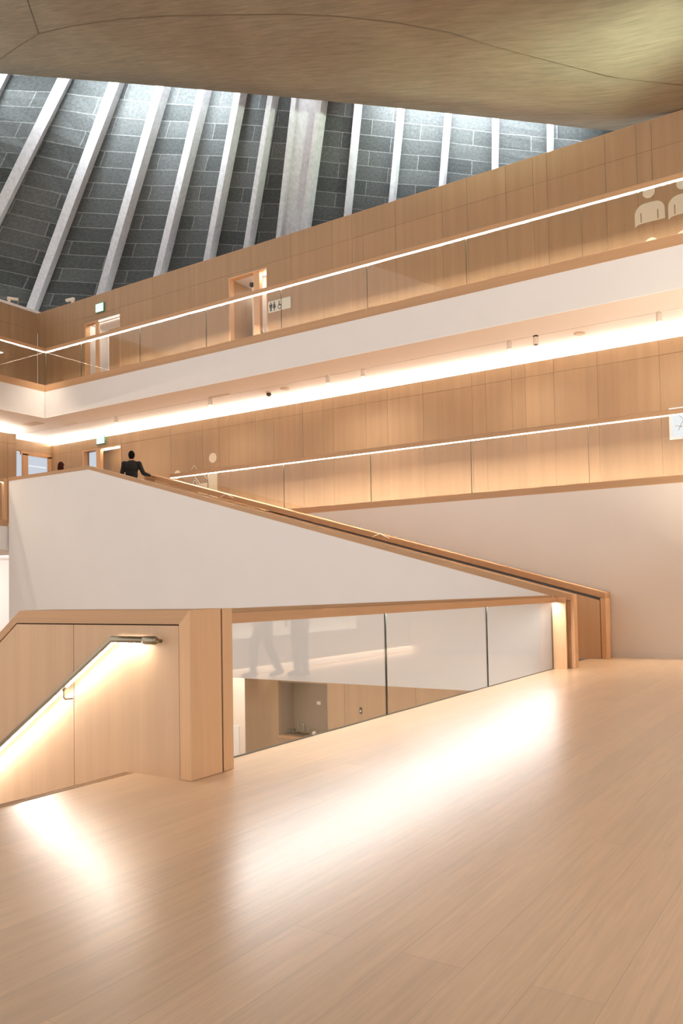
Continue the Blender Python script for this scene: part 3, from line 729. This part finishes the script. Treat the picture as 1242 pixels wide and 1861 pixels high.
figure(-3.555, 'cream cut-out of a person on the upper oak wall, the one wholly in view')
figure(-2.88, 'cream cut-out of a person on the upper oak wall, cut by the picture edge')
for cx, lab in ((-3.535, 'cream half disc low on the upper oak wall under the figure in full view'), (-2.90, 'cream half disc low on the upper oak wall, cut by the picture edge')):
    o = MB().prism_y(disc_poly(cx, 8.53, 0.135), YW-0.016, YW-0.002).build('wall_disc', [M['graphic']])
    tag(o, lab, 'wall graphic', 'cream discs low on the upper wall')
# lower wall: letter i-shaped graphic with arrows
t = thing('wall_graphic', (-15.9, YW, 4.7), 'cream column graphic topped by two discs on the lower oak wall', 'wall graphic')
MB().prism_y(disc_poly(-15.90, 5.28, 0.145), YW-0.016, YW-0.002).build('disc', [M['graphic']], t)
p = [(-16.08, ZL+0.3), (-15.74, ZL+0.3), (-15.74, 4.82)]+[(-15.91+0.17*math.cos(a), 4.82+0.15*math.sin(a)) for a in [PI*i/12 for i in range(13)]]
MB().prism_y(p, YW-0.016, YW-0.002).build('column', [M['graphic']], t)
B(-16.5, -16.12, YW-0.016, YW-0.002, ZL+0.3, 4.57).build('block', [M['graphic']], t)
t = thing('wall_arrows', (-16.5, YW, 4.7), 'thin cream zigzag arrow lines on the lower oak wall', 'wall graphic')
def line(a, b, wd=0.022):
    d = Vector((b[0]-a[0], b[1]-a[1])).normalized(); n = Vector((-d.y, d.x))*wd/2
    return MB().prism_y([(a[0]+n.x, a[1]+n.y), (b[0]+n.x, b[1]+n.y), (b[0]-n.x, b[1]-n.y), (a[0]-n.x, a[1]-n.y)], YW-0.016, YW-0.002)
for a, b in (((-16.75,5.0),(-16.63,5.14)), ((-16.63,5.14),(-16.52,4.99)), ((-16.66,4.84),(-16.36,4.50)), ((-16.30,4.86),(-16.10,4.66)), ((-16.72,4.55),(-16.62,4.70)), ((-16.62,4.70),(-16.50,4.55)), ((-16.50,4.55),(-16.72,4.54))):
    line(a, b).build('arrow_line', [M['graphic']], t)
o = MB().prism_y(disc_poly(-17.32, 4.92, 0.13), YW-0.016, YW-0.002).build('wall_disc', [M['graphic']])
tag(o, 'cream disc on the lower oak wall, peeping over the stair cap', 'wall graphic')

# bright framed screen at the edge
t = thing('wall_screen', (-2.6, YW, 4.6), 'bright white screen showing grey branch lines on the lower oak wall', 'screen')
B(-3.30, -1.9, YW-0.05, YW-0.002, 4.32, 4.98).build('frame', [M['poster']], t)
B(-3.235, -1.95, YW-0.054, YW-0.050, 4.37, 4.96).build('display', [M['screen']], t)
m = MB(); y = YW-0.057
for a, b in (((-3.2,4.92),(-3.02,4.72)), ((-3.02,4.72),(-3.12,4.50)), ((-3.02,4.72),(-2.80,4.66)), ((-3.18,4.60),(-2.95,4.55)), ((-2.95,4.90),(-2.88,4.70)), ((-2.80,4.66),(-2.60,4.80)), ((-2.80,4.66),(-2.66,4.42))):
    d = Vector((b[0]-a[0], b[1]-a[1])).normalized(); n = Vector((-d.y, d.x))*0.008
    m.prism_y([(a[0]+n.x, a[1]+n.y), (b[0]+n.x, b[1]+n.y), (b[0]-n.x, b[1]-n.y), (a[0]-n.x, a[1]-n.y)], y, y+0.0025)
m.build('branch_drawing', [M['screen_line']], t)

# ------------------------------------------------------------------ fittings on the soffit
ZF = ZS-0.02
def spot(x, y, dark, lab):
    t = thing('spotlight', (x, y, ZF), lab, 'spotlight', 'track spotlights under the upper balcony')
    MB().lathe((x, y, ZF-0.02), [(0.05, 0), (0.055, 0.004), (0.055, 0.02)], 18).build('mount', [M['black'] if dark else M['spot_white']], t, smooth=False)
    MB().lathe((x, y, ZF-0.19), [(0.05, 0), (0.055, 0.005), (0.055, 0.15), (0.03, 0.17)], 18).build('lamp_body', [M['spot_white']], t, smooth=False)
    MB().lathe((x, y, ZF-0.196), [(0.043, 0), (0.045, 0.006)], 18).build('lens', [M['black'] if dark else emit('spot_lens', (1, 0.9, 0.75), 4)], t)
def spot_lamp(x, y, z):
    l = bpy.data.lights.new('spot_beam', 'SPOT'); l.energy = 130; l.color = (1.0, 0.86, 0.70); l.spot_size = math.radians(130); l.spot_blend = 1.0; l.shadow_soft_size = 0.05
    o = bpy.data.objects.new('spot_beam', l); COL.objects.link(o); o.location = (x, y, z)
    o.rotation_euler = Vector((0, 0.30, -1)).to_track_quat('-Z', 'Y').to_euler()
for x, dk, lab in ((-18.45, 0, 'white cylinder spotlight on the soffit over the lower exit sign'), (-14.75, 0, 'white cylinder spotlight between the dome camera and the exit sign'),
                   (-10.91, 0, 'white cylinder spotlight of the middle pair, nearer the dome camera'), (-9.90, 0, 'white cylinder spotlight of the middle pair, farther from the dome camera'),
                   (-6.22, 0, 'white cylinder spotlight beside the black-mouthed one'), (-5.64, 1, 'spotlight with a dark mouth and black mount on the soffit'), (-3.17, 0, 'white cylinder spotlight above the bright wall screen, last on the soffit')):
    spot(x, 16.44, dk, lab)
    if not dk: spot_lamp(x, 16.44, ZF-0.21)
def cdisc(x, y, lab):
    tag(MB().lathe((x, y, ZF-0.025), [(0.09, 0), (0.12, 0.01), (0.12, 0.025)], 24).build('smoke_detector', [M['disc']]), lab, 'smoke detector', 'round detectors on the soffit')
cdisc(-12.5, 16.80, 'round beige detector on the soffit right beside the dome camera')
cdisc(-4.83, 16.83, 'round beige detector on the soffit past the dark-mouthed spotlight')
t = thing('dome_camera', (-13.06, 16.85, ZF), 'dark dome camera on the soffit beside a round detector', 'camera')
MB().lathe((-13.06, 16.85, ZF-0.03), [(0.07, 0), (0.085, 0.01), (0.085, 0.03)], 20).build('base', [M['spot_white']], t)
MB().ball((-13.06, 16.85, ZF-0.062), (0.07, 0.07, 0.058), 16).build('dome', [M['dome']], t, smooth=True)
for x, y, lab in ((-14.36, 16.36, 'flush slot vent in the soffit near the middle spotlights'), (-20.39, 16.3, 'flush slot vent in the soffit near the corner')):
    tag(B(x-0.35, x+0.35, y-0.04, y+0.04, ZF-0.006, ZF).build('slot_vent', [M['disc']]), lab, 'vent', 'slot vents in the soffit')
struct(B(-21.55, -20.9, 15.45, 15.8, ZF-0.005, ZF).build('trim_7', [M['disc']]))

# CCTV cameras on top of the oak walls
def cctv(loc, rz, lab):
    t = thing('security_camera', loc, lab, 'camera', 'security cameras on top of the walls')
    Rz = Matrix.Rotation(rz, 3, 'Z')
    def tf(m):
        m.v = [tuple(Rz @ (Vector(v)) + Vector(loc)) for v in m.v]; return m
    tf(MB().box(-0.04, 0.04, -0.04, 0.04, 0, 0.10)).build('bracket', [M['spot_white']], t)
    tf(MB().box(-0.30, 0.06, -0.045, 0.045, 0.10, 0.19)).build('housing', [M['spot_white']], t, bevel=0.01)
    tf(MB().box(-0.315, -0.30, -0.04, 0.04, 0.105, 0.185)).build('lens', [M['black']], t)
    return t
cctv((-22.15, YW+0.06, ZT+0.012), 0.1, 'white security camera on top of the oak back wall near the corner')
cctv((-23.99, 16.72, ZT+0.09), PI*1.35, 'white security camera on the white ledge of the side wall')

# ------------------------------------------------------------------ roof: ribs, slab lining and the concrete shell
RIBS = [((-25.8,15.3,14.47),(-23.59,16.33,18.88)), ((-24.9,17.0,14.77),(-20.82,16.62,17.88)), ((-26.22,19.3,12.19),(-18.71,16.86,17.09)), ((-22.2,19.3,12.05),(-16.97,17.08,16.44)),
        ((-19.41,19.3,12.09),(-15.5,17.27,15.93)), ((-17.23,19.3,12.05),(-14.3,17.44,15.51)), ((-15.6,19.3,12.11),(-13.27,17.6,15.16)), ((-13.9,19.3,12.1),(-12.17,17.77,14.77)),
        ((-12.03,19.3,12.09),(-10.81,17.99,14.24)), ((-10.57,19.3,12.09),(-9.64,18.19,13.81)), ((-9.05,19.3,12.06),(-8.42,18.41,13.36)), ((-7.56,19.3,12.07),(-7.2,18.65,12.9)),
        ((-6.1,19.3,12.04),(-5.94,18.9,12.43)), ((-4.78,19.3,11.86),(-4.70,19.05,12.12)), ((-3.4,19.3,11.6),(-3.38,19.15,11.8))]
down = [1.5, 1.7, 1.15]+[1.15]*12
RB = []
for i, (b, t_) in enumerate(RIBS):
    b, t_ = Vector(b), Vector(t_)
    L_ = (t_-b).length
    B2 = t_+(b-t_)*(down[i] if L_ > 1 else 1.0+0.8/L_)
    T2 = t_+(t_-b).normalized()*1.6
    if L_ < 1.2: T2 = t_+(Vector((0.1,-0.55,0.75)).normalized().lerp((t_-b).normalized(), 0.6)).normalized()*1.4
    RB.append((B2, T2))
# lining surface (ruled between the ribs), uv in metres measured from the top
def hall_normal(i):
    a = (RB[i][1]-RB[i][0]).normalized()
    j0, j1 = max(0, i-1), min(len(RB)-1, i+1)
    c = ((RB[j1][0]+RB[j1][1])-(RB[j0][0]+RB[j0][1])).normalized()
    n = c.cross(a).normalized()
    if n.y > 0: n = -n
    return n
NS = 12
ROWS = [9, 9, 15.4, 13.6, 12.1, 11, 9.8, 8.8, 7.3, 6.0, 4.8, 3.2, 1.7, 0.7, 0.4]   # slab courses along each beam
me = bpy.data.meshes.new('ceiling_lining'); vs = []; fs = []; uv = []
ucoord = [0.0]
for i in range(1, len(RB)): ucoord.append(ucoord[-1]+3.0)
ext = [-1]+list(range(len(RB)))
for i in range(len(RB)):
    n = hall_normal(i)
    L_ = (RB[i][1]-RB[i][0]).length
    for k in range(NS+1):
        f = k/NS
        p = RB[i][1].lerp(RB[i][0], f) - n*0.18
        vs.append(p); full = (Vector(RIBS[i][1])-Vector(RIBS[i][0])).length; uv.append((ucoord[i], -(f*L_-(RB[i][1]-Vector(RIBS[i][1])).length)/full*ROWS[i]))
for i in range(len(RB)-1):
    for k in range(NS): fs.append((i*(NS+1)+k, (i+1)*(NS+1)+k, (i+1)*(NS+1)+k+1, i*(NS+1)+k+1))
me.from_pydata([tuple(v) for v in vs], [], fs)
ul = me.uv_layers.new(name='UVMap')
for lp in me.loops: ul.data[lp.index].uv = uv[lp.vertex_index]
me.materials.append(M['slab'])
lo = bpy.data.objects.new('ceiling_lining', me); COL.objects.link(lo); struct(lo)
sm = lo.modifiers.new('thickness', 'SOLIDIFY'); sm.thickness = 0.12; sm.offset = 0.0

rib_lab = ['slanting pale roof beam cut off by the picture edge, leftmost of all', 'slanting pale roof beam that reaches the picture edge above the side wall',
           'pale roof beam coming down at the corner of the two oak walls', 'pale roof beam coming down just above the upper exit sign', 'pale roof beam fourth to the left of the wide beam',
           'pale roof beam third to the left of the wide beam', 'pale roof beam second to the left of the wide beam', None,
           'pale roof beam next to the right of the wide beam', 'pale roof beam second to the right of the wide beam', 'pale roof beam third to the right of the wide beam',
           'pale roof beam fourth to the right of the wide beam', 'short pale roof beam last to the right, next to the shell', None, None]
def beam_mesh(m, i, wd, n0, n1, side=0.0, mi=0):
    b, t_ = RB[i]; n = hall_normal(i); a = (t_-b).normalized(); s_ = n.cross(a).normalized()
    P = []
    for q in (b, t_):
        for sx, d in ((-wd/2, n0), (wd/2, n0), (wd/2, n1), (-wd/2, n1)): P.append(q+s_*(sx+side)+n*d)
    m.add(P, [(0,3,2,1),(4,5,6,7),(0,1,5,4),(1,2,6,5),(2,3,7,6),(3,0,4,7)], mi); return m
rib_w = [0.34, 0.33, 0.32, 0.28, 0.24, 0.20, 0.16, 0, 0.14, 0.13, 0.12, 0.11, 0.11, 0.11, 0.11]
for i in range(len(RB)):
    if rib_w[i] and rib_lab[i]:
        o = beam_mesh(MB(), i, rib_w[i], -0.16, 0.24 if i < 7 else 0.09).build('roof_beam', [M['beam']])
        tag(o, rib_lab[i], 'roof beam', 'slanting roof beams under the skylight')
i = 7; b = RB[i][0]
t = thing('roof_beam', tuple(b), 'wide pale roof beam with raised flanges on both edges, in the middle', 'roof beam', 'slanting roof beams under the skylight')
beam_mesh(MB(), i, 0.70, -0.16, 0.10).build('web', [M['beam']], t)
beam_mesh(MB(), i, 0.15, -0.16, 0.24, -0.40).build('flange', [M['beam']], t)
beam_mesh(MB(), i, 0.15, -0.16, 0.24, 0.40).build('flange', [M['beam']], t)

# concrete shell
O2 = Vector((-4.4, 18.2)); A2 = Vector((0.97823, 0.20752)); N2 = Vector((0.20752, -0.97823))
def edge_z(u):
    u = u if u < 0.1 else 0.1+(u-0.1)*0.5
    return -2.88013e-05*u**3 - 0.000270539*u*u - 0.323993556*u + 11.4422935
def edge_v(u): return -0.0052*(u*u+16.5*u)*0.55
def shell(u, v):
    p = O2+A2*u+N2*v
    return Vector((p.x, p.y, edge_z(u)+0.05*v))
NU, NV = 60, 60; vs = []; fs = []
for i in range(NU+1):
    u = -27+ (27+12)*i/NU
    for j in range(NV+1):
        v = edge_v(max(-22, min(3, u)))*(1-j/NV)+42*j/NV
        vs.append(shell(u, v))
for i in range(NU):
    for j in range(NV): fs.append((i*(NV+1)+j, i*(NV+1)+j+1, (i+1)*(NV+1)+j+1, (i+1)*(NV+1)+j))
me = bpy.data.meshes.new('ceiling_shell'); me.from_pydata([tuple(v) for v in vs], [], fs)
me.materials.append(M['concrete']); me.polygons.foreach_set('use_smooth', [True]*len(fs))
cs = bpy.data.objects.new('ceiling_shell', me); COL.objects.link(cs); struct(cs); cs['_o'] = (0,0,0)
sm = cs.modifiers.new('thickness', 'SOLIDIFY'); sm.thickness = 0.35; sm.offset = 1.0
J1 = [(-24.2,15.32),(-20.57,14.05),(-19.05,13.61),(-17.77,13.28),(-16.32,13.17),(-14.52,13.16),(-13.14,13.25),(-11.35,13.47),(-9.84,13.67),(-8.74,13.9),(-7.63,14.24),(-6.61,14.68),(-5.88,15.18),(-4.94,15.72),(-4.0,16.26),(-3.27,16.71),(-2.62,17.08)]
J2 = [(-17.77,13.28),(-17.23,12.71),(-16.71,12.16),(-16.12,11.56)]
for J in (J1, J2):
    P = []
    for a, b in zip(J, J[1:]):
        for k in range(4): P.append(Vector(a).lerp(Vector(b), k/4))
    P.append(Vector(J[-1]))
    P = [Vector((p.x, p.y, edge_z((p-O2).dot(A2))+0.05*(p-O2).dot(N2)+0.004)) for p in P]
    MB().tube(P, 0.016, 6).build('formwork_joint', [simple('joint_grey', (92, 80, 62), 0.9)], cs)

# ------------------------------------------------------------------ lamps
def area(name, loc, to, sx, sy, power, col):
    l = bpy.data.lights.new(name, 'AREA'); l.shape = 'RECTANGLE'; l.size = sx; l.size_y = sy; l.energy = power; l.color = col
    o = bpy.data.objects.new(name, l); COL.objects.link(o); o.location = loc
    d = (Vector(to)-Vector(loc)).normalized()
    o.rotation_euler = d.to_track_quat('-Z', 'Y').to_euler(); return o
# the skylight slot between the shell and the lining
def skylight(u, du, power, col=(0.86, 0.93, 1.0)):
    p = O2+A2*u+N2*(0.1); z = edge_z(u)+0.95
    l = area('skylight', (p.x, p.y, z), (p.x+N2.x*-0.9, p.y-N2.y*-0.9*-1, z-2), du, 0.5, power, col)
    ex = Vector((A2.x, A2.y, -0.32)).normalized()
    d = Vector((-N2.x, -N2.y, -0.25)); d = (d-ex*d.dot(ex)).normalized(); l.data.spread = math.radians(95)
    zz = -d; yy = zz.cross(ex).normalized()
    l.matrix_world = Matrix(((ex.x, yy.x, zz.x, p.x), (ex.y, yy.y, zz.y, p.y), (ex.z, yy.z, zz.z, z), (0,0,0,1)))
    return l
SKY = 1.9
skylight(-13.0, 6.5, 300*SKY); skylight(-3.2, 5.5, 230*SKY); skylight(-8.2, 1.6, 6*SKY); skylight(-18.5, 3.5, 60*SKY)
l_ = area('shell_fill', (2.0, 13.5, 8.0), (-5.6, 16.2, 12.0), 0.8, 0.3, 75, (0.84, 1.0, 0.76)); l_.data.spread = math.radians(27)  # added, unseen greenish fill that brightens the right of the shell
# unseen fill lamps added to brighten the storey below
area('basement_fill', (-14.5, 16.6, -0.6), (-14.5, 17.3, -3.5), 2.5, 1.0, 60, (1, 0.88, 0.72))
area('basement_fill', (-21.0, 15.0, 2.3), (-23.9, 17.6, 0.2), 2.0, 2.0, 160, (1.0, 0.97, 0.95))
area('basement_fill', (-9.5, 13.9, -0.55), (-9.5, 15.4, -2.2), 5, 0.5, 50, (1, 0.88, 0.74))

# ------------------------------------------------------------------ people
def capsule(m, a, b, ra, rb, n=12):
    a, b = Vector(a), Vector(b); k = 6
    m.tube([a.lerp(b, i/k) for i in range(k+1)], [ra+(rb-ra)*i/k for i in range(k+1)], n)
    m.ball(a, ra, n); m.ball(b, rb, n)
def fuse(m, name, mats, parent, voxel, smooth_it=6, colour=None):
    o = m.build(name, mats, parent)
    r = o.modifiers.new('fuse', 'REMESH'); r.mode = 'VOXEL'; r.voxel_size = voxel; r.use_smooth_shade = True
    s = o.modifiers.new('smooth', 'SMOOTH'); s.factor = 0.5; s.iterations = smooth_it
    dg = bpy.context.evaluated_depsgraph_get(); me = bpy.data.meshes.new_from_object(o.evaluated_get(dg))
    o.modifiers.clear(); o.data = me
    me.polygons.foreach_set('use_smooth', [True]*len(me.polygons))
    return o
def person(loc, rz, pose, mats, label, hair_style, voxel=0.011):
    """figure facing +y in its own space; pose gives the joints"""
    t = thing('person', (0,0,0), label, 'person')
    J = dict(hip=(0,0,0.93), chest=(0,0.0,1.30), neck=(0,-0.005,1.47), head=(0,0.02,1.62))
    J.update(pose)
    mb = MB()
    hx = Vector(J['hip']); ch = Vector(J['chest']); nk = Vector(J['neck']); hd = Vector(J['head'])
    # head with features
    mb.ball(hd, (0.076, 0.096, 0.118), 20); mb.ball(hd+Vector((0,0.03,-0.06)), (0.058, 0.062, 0.060), 14)
    mb.ball(hd+Vector((0,0.105,-0.012)), (0.014, 0.020, 0.022), 8); mb.ball(hd+Vector((0,0.086,-0.062)), (0.026,0.012,0.009), 8)
    for s in (-1, 1):
        mb.ball(hd+Vector((s*0.079,-0.005,-0.01)), (0.011,0.022,0.034), 8); mb.ball(hd+Vector((s*0.031,0.084,0.012)), (0.014,0.010,0.010), 8)
    capsule(mb, nk-Vector((0,0,0.05)), hd-Vector((0,0.015,0.07)), 0.058, 0.054)
    # trunk
    mb.ball(ch+Vector((0,0,0.02)), (0.165,0.105,0.18), 20); mb.ball(hx+Vector((0,0,0.20)), (0.135,0.095,0.17), 20); mb.ball(hx, (0.155,0.11,0.13), 20)
    for s, S in ((-1,'l'), (1,'r')):
        sh, el, wr = [Vector(J[q+S]) for q in ('sh','el','wr')]
        capsule(mb, nk+Vector((s*0.03,0,-0.06)), sh, 0.055, 0.062)
        capsule(mb, sh, el, 0.052, 0.040); capsule(mb, el, wr, 0.040, 0.027)
        d = (wr-el).normalized(); side = Vector(J.get('palm'+S, (0, s*-1.0, 0)))
        side = (side-d*side.dot(d)).normalized(); nrm = d.cross(side).normalized()
        palm = wr+d*0.055
        rot = Matrix((side, d, nrm)).transposed()
        mb.ball(palm, (0.040, 0.055, 0.016), 12, 0, rot)
        for f, ln in enumerate((0.070, 0.078, 0.072, 0.058)):
            q0 = wr+d*0.095+side*(0.030-0.020*f); q1 = q0+d*ln*0.5+nrm*0.010; q2 = q1+d*ln*0.38+nrm*0.026
            capsule(mb, q0, q1, 0.0095, 0.009, 8); capsule(mb, q1, q2, 0.009, 0.008, 8)
        q0 = wr+d*0.03+side*0.034; q1 = q0+d*0.035+side*0.028; q2 = q1+d*0.035+side*0.004
        capsule(mb, q0, q1, 0.012, 0.011, 8); capsule(mb, q1, q2, 0.011, 0.009, 8)
        hp, kn, an = Vector(J['hp'+S]), Vector(J['kn'+S]), Vector(J['an'+S])
        capsule(mb, hp, kn, 0.085, 0.055); capsule(mb, kn, an, 0.055, 0.038)
        tf = Vector(J.get('toe'+S, an+Vector((0,0.16,-0.05))))
        capsule(mb, an-Vector((0,0.03,0.04)), tf, 0.038, 0.030)
    body = fuse(mb, 'body', [mats['skin']], t, voxel)
    # clothing
    c = MB()
    c.ball(ch+Vector((0,0,0.02)), (0.185,0.128,0.195), 20); c.ball(hx+Vector((0,0,0.20)), (0.160,0.118,0.19), 20); c.ball(hx+Vector((0,0,0.03)), (0.172,0.128,0.12), 20)
    for s, S in ((-1,'l'), (1,'r')):
        sh, el, wr = [Vector(J[q+S]) for q in ('sh','el','wr')]
        capsule(c, nk+Vector((s*0.035,0,-0.075)), sh, 0.066, 0.076); capsule(c, sh, el, 0.068, 0.054); capsule(c, el, wr-(wr-el).normalized()*0.02, 0.054, 0.040)
    fuse(c, 'sweater', [mats['top']], t, 0.014)
    c = MB()
    c.ball(hx+Vector((0,0,-0.02)), (0.168,0.124,0.13), 18)
    for S in 'lr':
        hp, kn, an = Vector(J['hp'+S]), Vector(J['kn'+S]), Vector(J['an'+S])
        capsule(c, hp, kn, 0.100, 0.072); capsule(c, kn, an+(kn-an).normalized()*0.03, 0.072, 0.060)
    fuse(c, 'trousers', [mats['legs']], t, 0.014)
    for S in 'lr':
        an = Vector(J['an'+S]); tf = Vector(J.get('toe'+S, an+Vector((0,0.16,-0.05)))); c = MB()
        capsule(c, an-Vector((0,0.035,0.035)), tf, 0.048, 0.040); c.ball(an, (0.05,0.055,0.05), 10)
        fuse(c, 'shoe', [M['shoe']], t, 0.012)
    # hair: a shell over skull and nape
    h = MB()
    h.ball(hd+Vector((0,-0.016,0.022)), (0.084,0.096,0.112), 20)
    if hair_style == 'short': h.ball(hd+Vector((0,-0.040,-0.030)), (0.072,0.062,0.075), 16)
    else:
        h.ball(hd+Vector((0,-0.040,-0.05)), (0.090,0.070,0.12), 16); h.ball(hd+Vector((0,-0.05,-0.11)), (0.075,0.055,0.09), 14)
    fuse(h, 'hair', [mats['hair']], t, 0.010, 3)
    t.location = loc; t.rotation_euler = (0,0,rz)
    return t
stand = dict(shl=(-0.185,0,1.41), shr=(0.185,0,1.41), ell=(-0.245,-0.03,1.13), wrl=(-0.235,0.06,0.89), elr=(0.30,-0.02,1.16), wrr=(0.46,0.10,1.12),
             hpl=(-0.09,0,0.90), hpr=(0.09,0,0.90), knl=(-0.10,0.02,0.49), knr=(0.10,0.02,0.49), anl=(-0.10,-0.02,0.085), anr=(0.10,-0.02,0.085), palmr=(0,-1,0))
# facing away from the viewer
person((-15.72, 14.50, ZL), math.radians(40), stand, dict(skin=M['skin'], top=M['sweater'], legs=M['trousers'], hair=M['hair']),
       'person with short dark hair and black sweater seen from behind atop the stairs', 'short')
relax = dict(stand); relax.update(elr=(0.245,-0.03,1.13), wrr=(0.235,0.06,0.89))
person((-18.50, 14.50, ZL-0.0), math.radians(20), relax, dict(skin=M['skin'], top=M['coat'], legs=M['trousers'], hair=M['hair_brown']),
       'person of whom only the dark reddish hair shows over the stair landing wall', 'long')
walk = dict(shl=(-0.18,0,1.41), shr=(0.18,0,1.41), ell=(-0.23,-0.10,1.14), wrl=(-0.22,-0.05,0.90), elr=(0.23,0.05,1.14), wrr=(0.22,0.18,0.93),
            hpl=(-0.09,0,0.90), hpr=(0.09,0,0.90), knl=(-0.09,0.14,0.51), knr=(0.09,-0.02,0.49), anl=(-0.09,0.16,0.085), anr=(0.09,-0.20,0.12), toer=(0.09,-0.07,0.045))
person((-0.66, 9.95, 0), math.radians(-150), walk, dict(skin=M['skin'], top=M['coat'], legs=M['coat'], hair=M['hair']),
       'walking person in grey trousers reflected in the low glass screen, with narrower legs', 'short', 0.014)
person((-1.05, 10.35, 0), math.radians(-165), relax, dict(skin=M['skin'], top=M['coat'], legs=M['coat'], hair=M['hair_brown']),
       'standing person in wide grey trousers reflected in the low glass screen', 'long', 0.014)

# ------------------------------------------------------------------ clean helper keys, view settings
for o in bpy.data.objects:
    if '_o' in o: del o['_o']
vs_ = sc.view_settings
sc.display_settings.display_device = 'sRGB'
vs_.view_transform = 'Standard'; vs_.look = 'None'; vs_.gamma = 1.0; vs_.exposure = 0.0; vs_.use_curve_mapping = False
sc.cycles.use_denoising = True
sc.cycles.max_bounces = 10; sc.cycles.diffuse_bounces = 4; sc.cycles.glossy_bounces = 4; sc.cycles.transparent_max_bounces = 24
sc.cycles.sample_clamp_indirect = 6.0; sc.cycles.caustics_reflective = False; sc.cycles.caustics_refractive = False
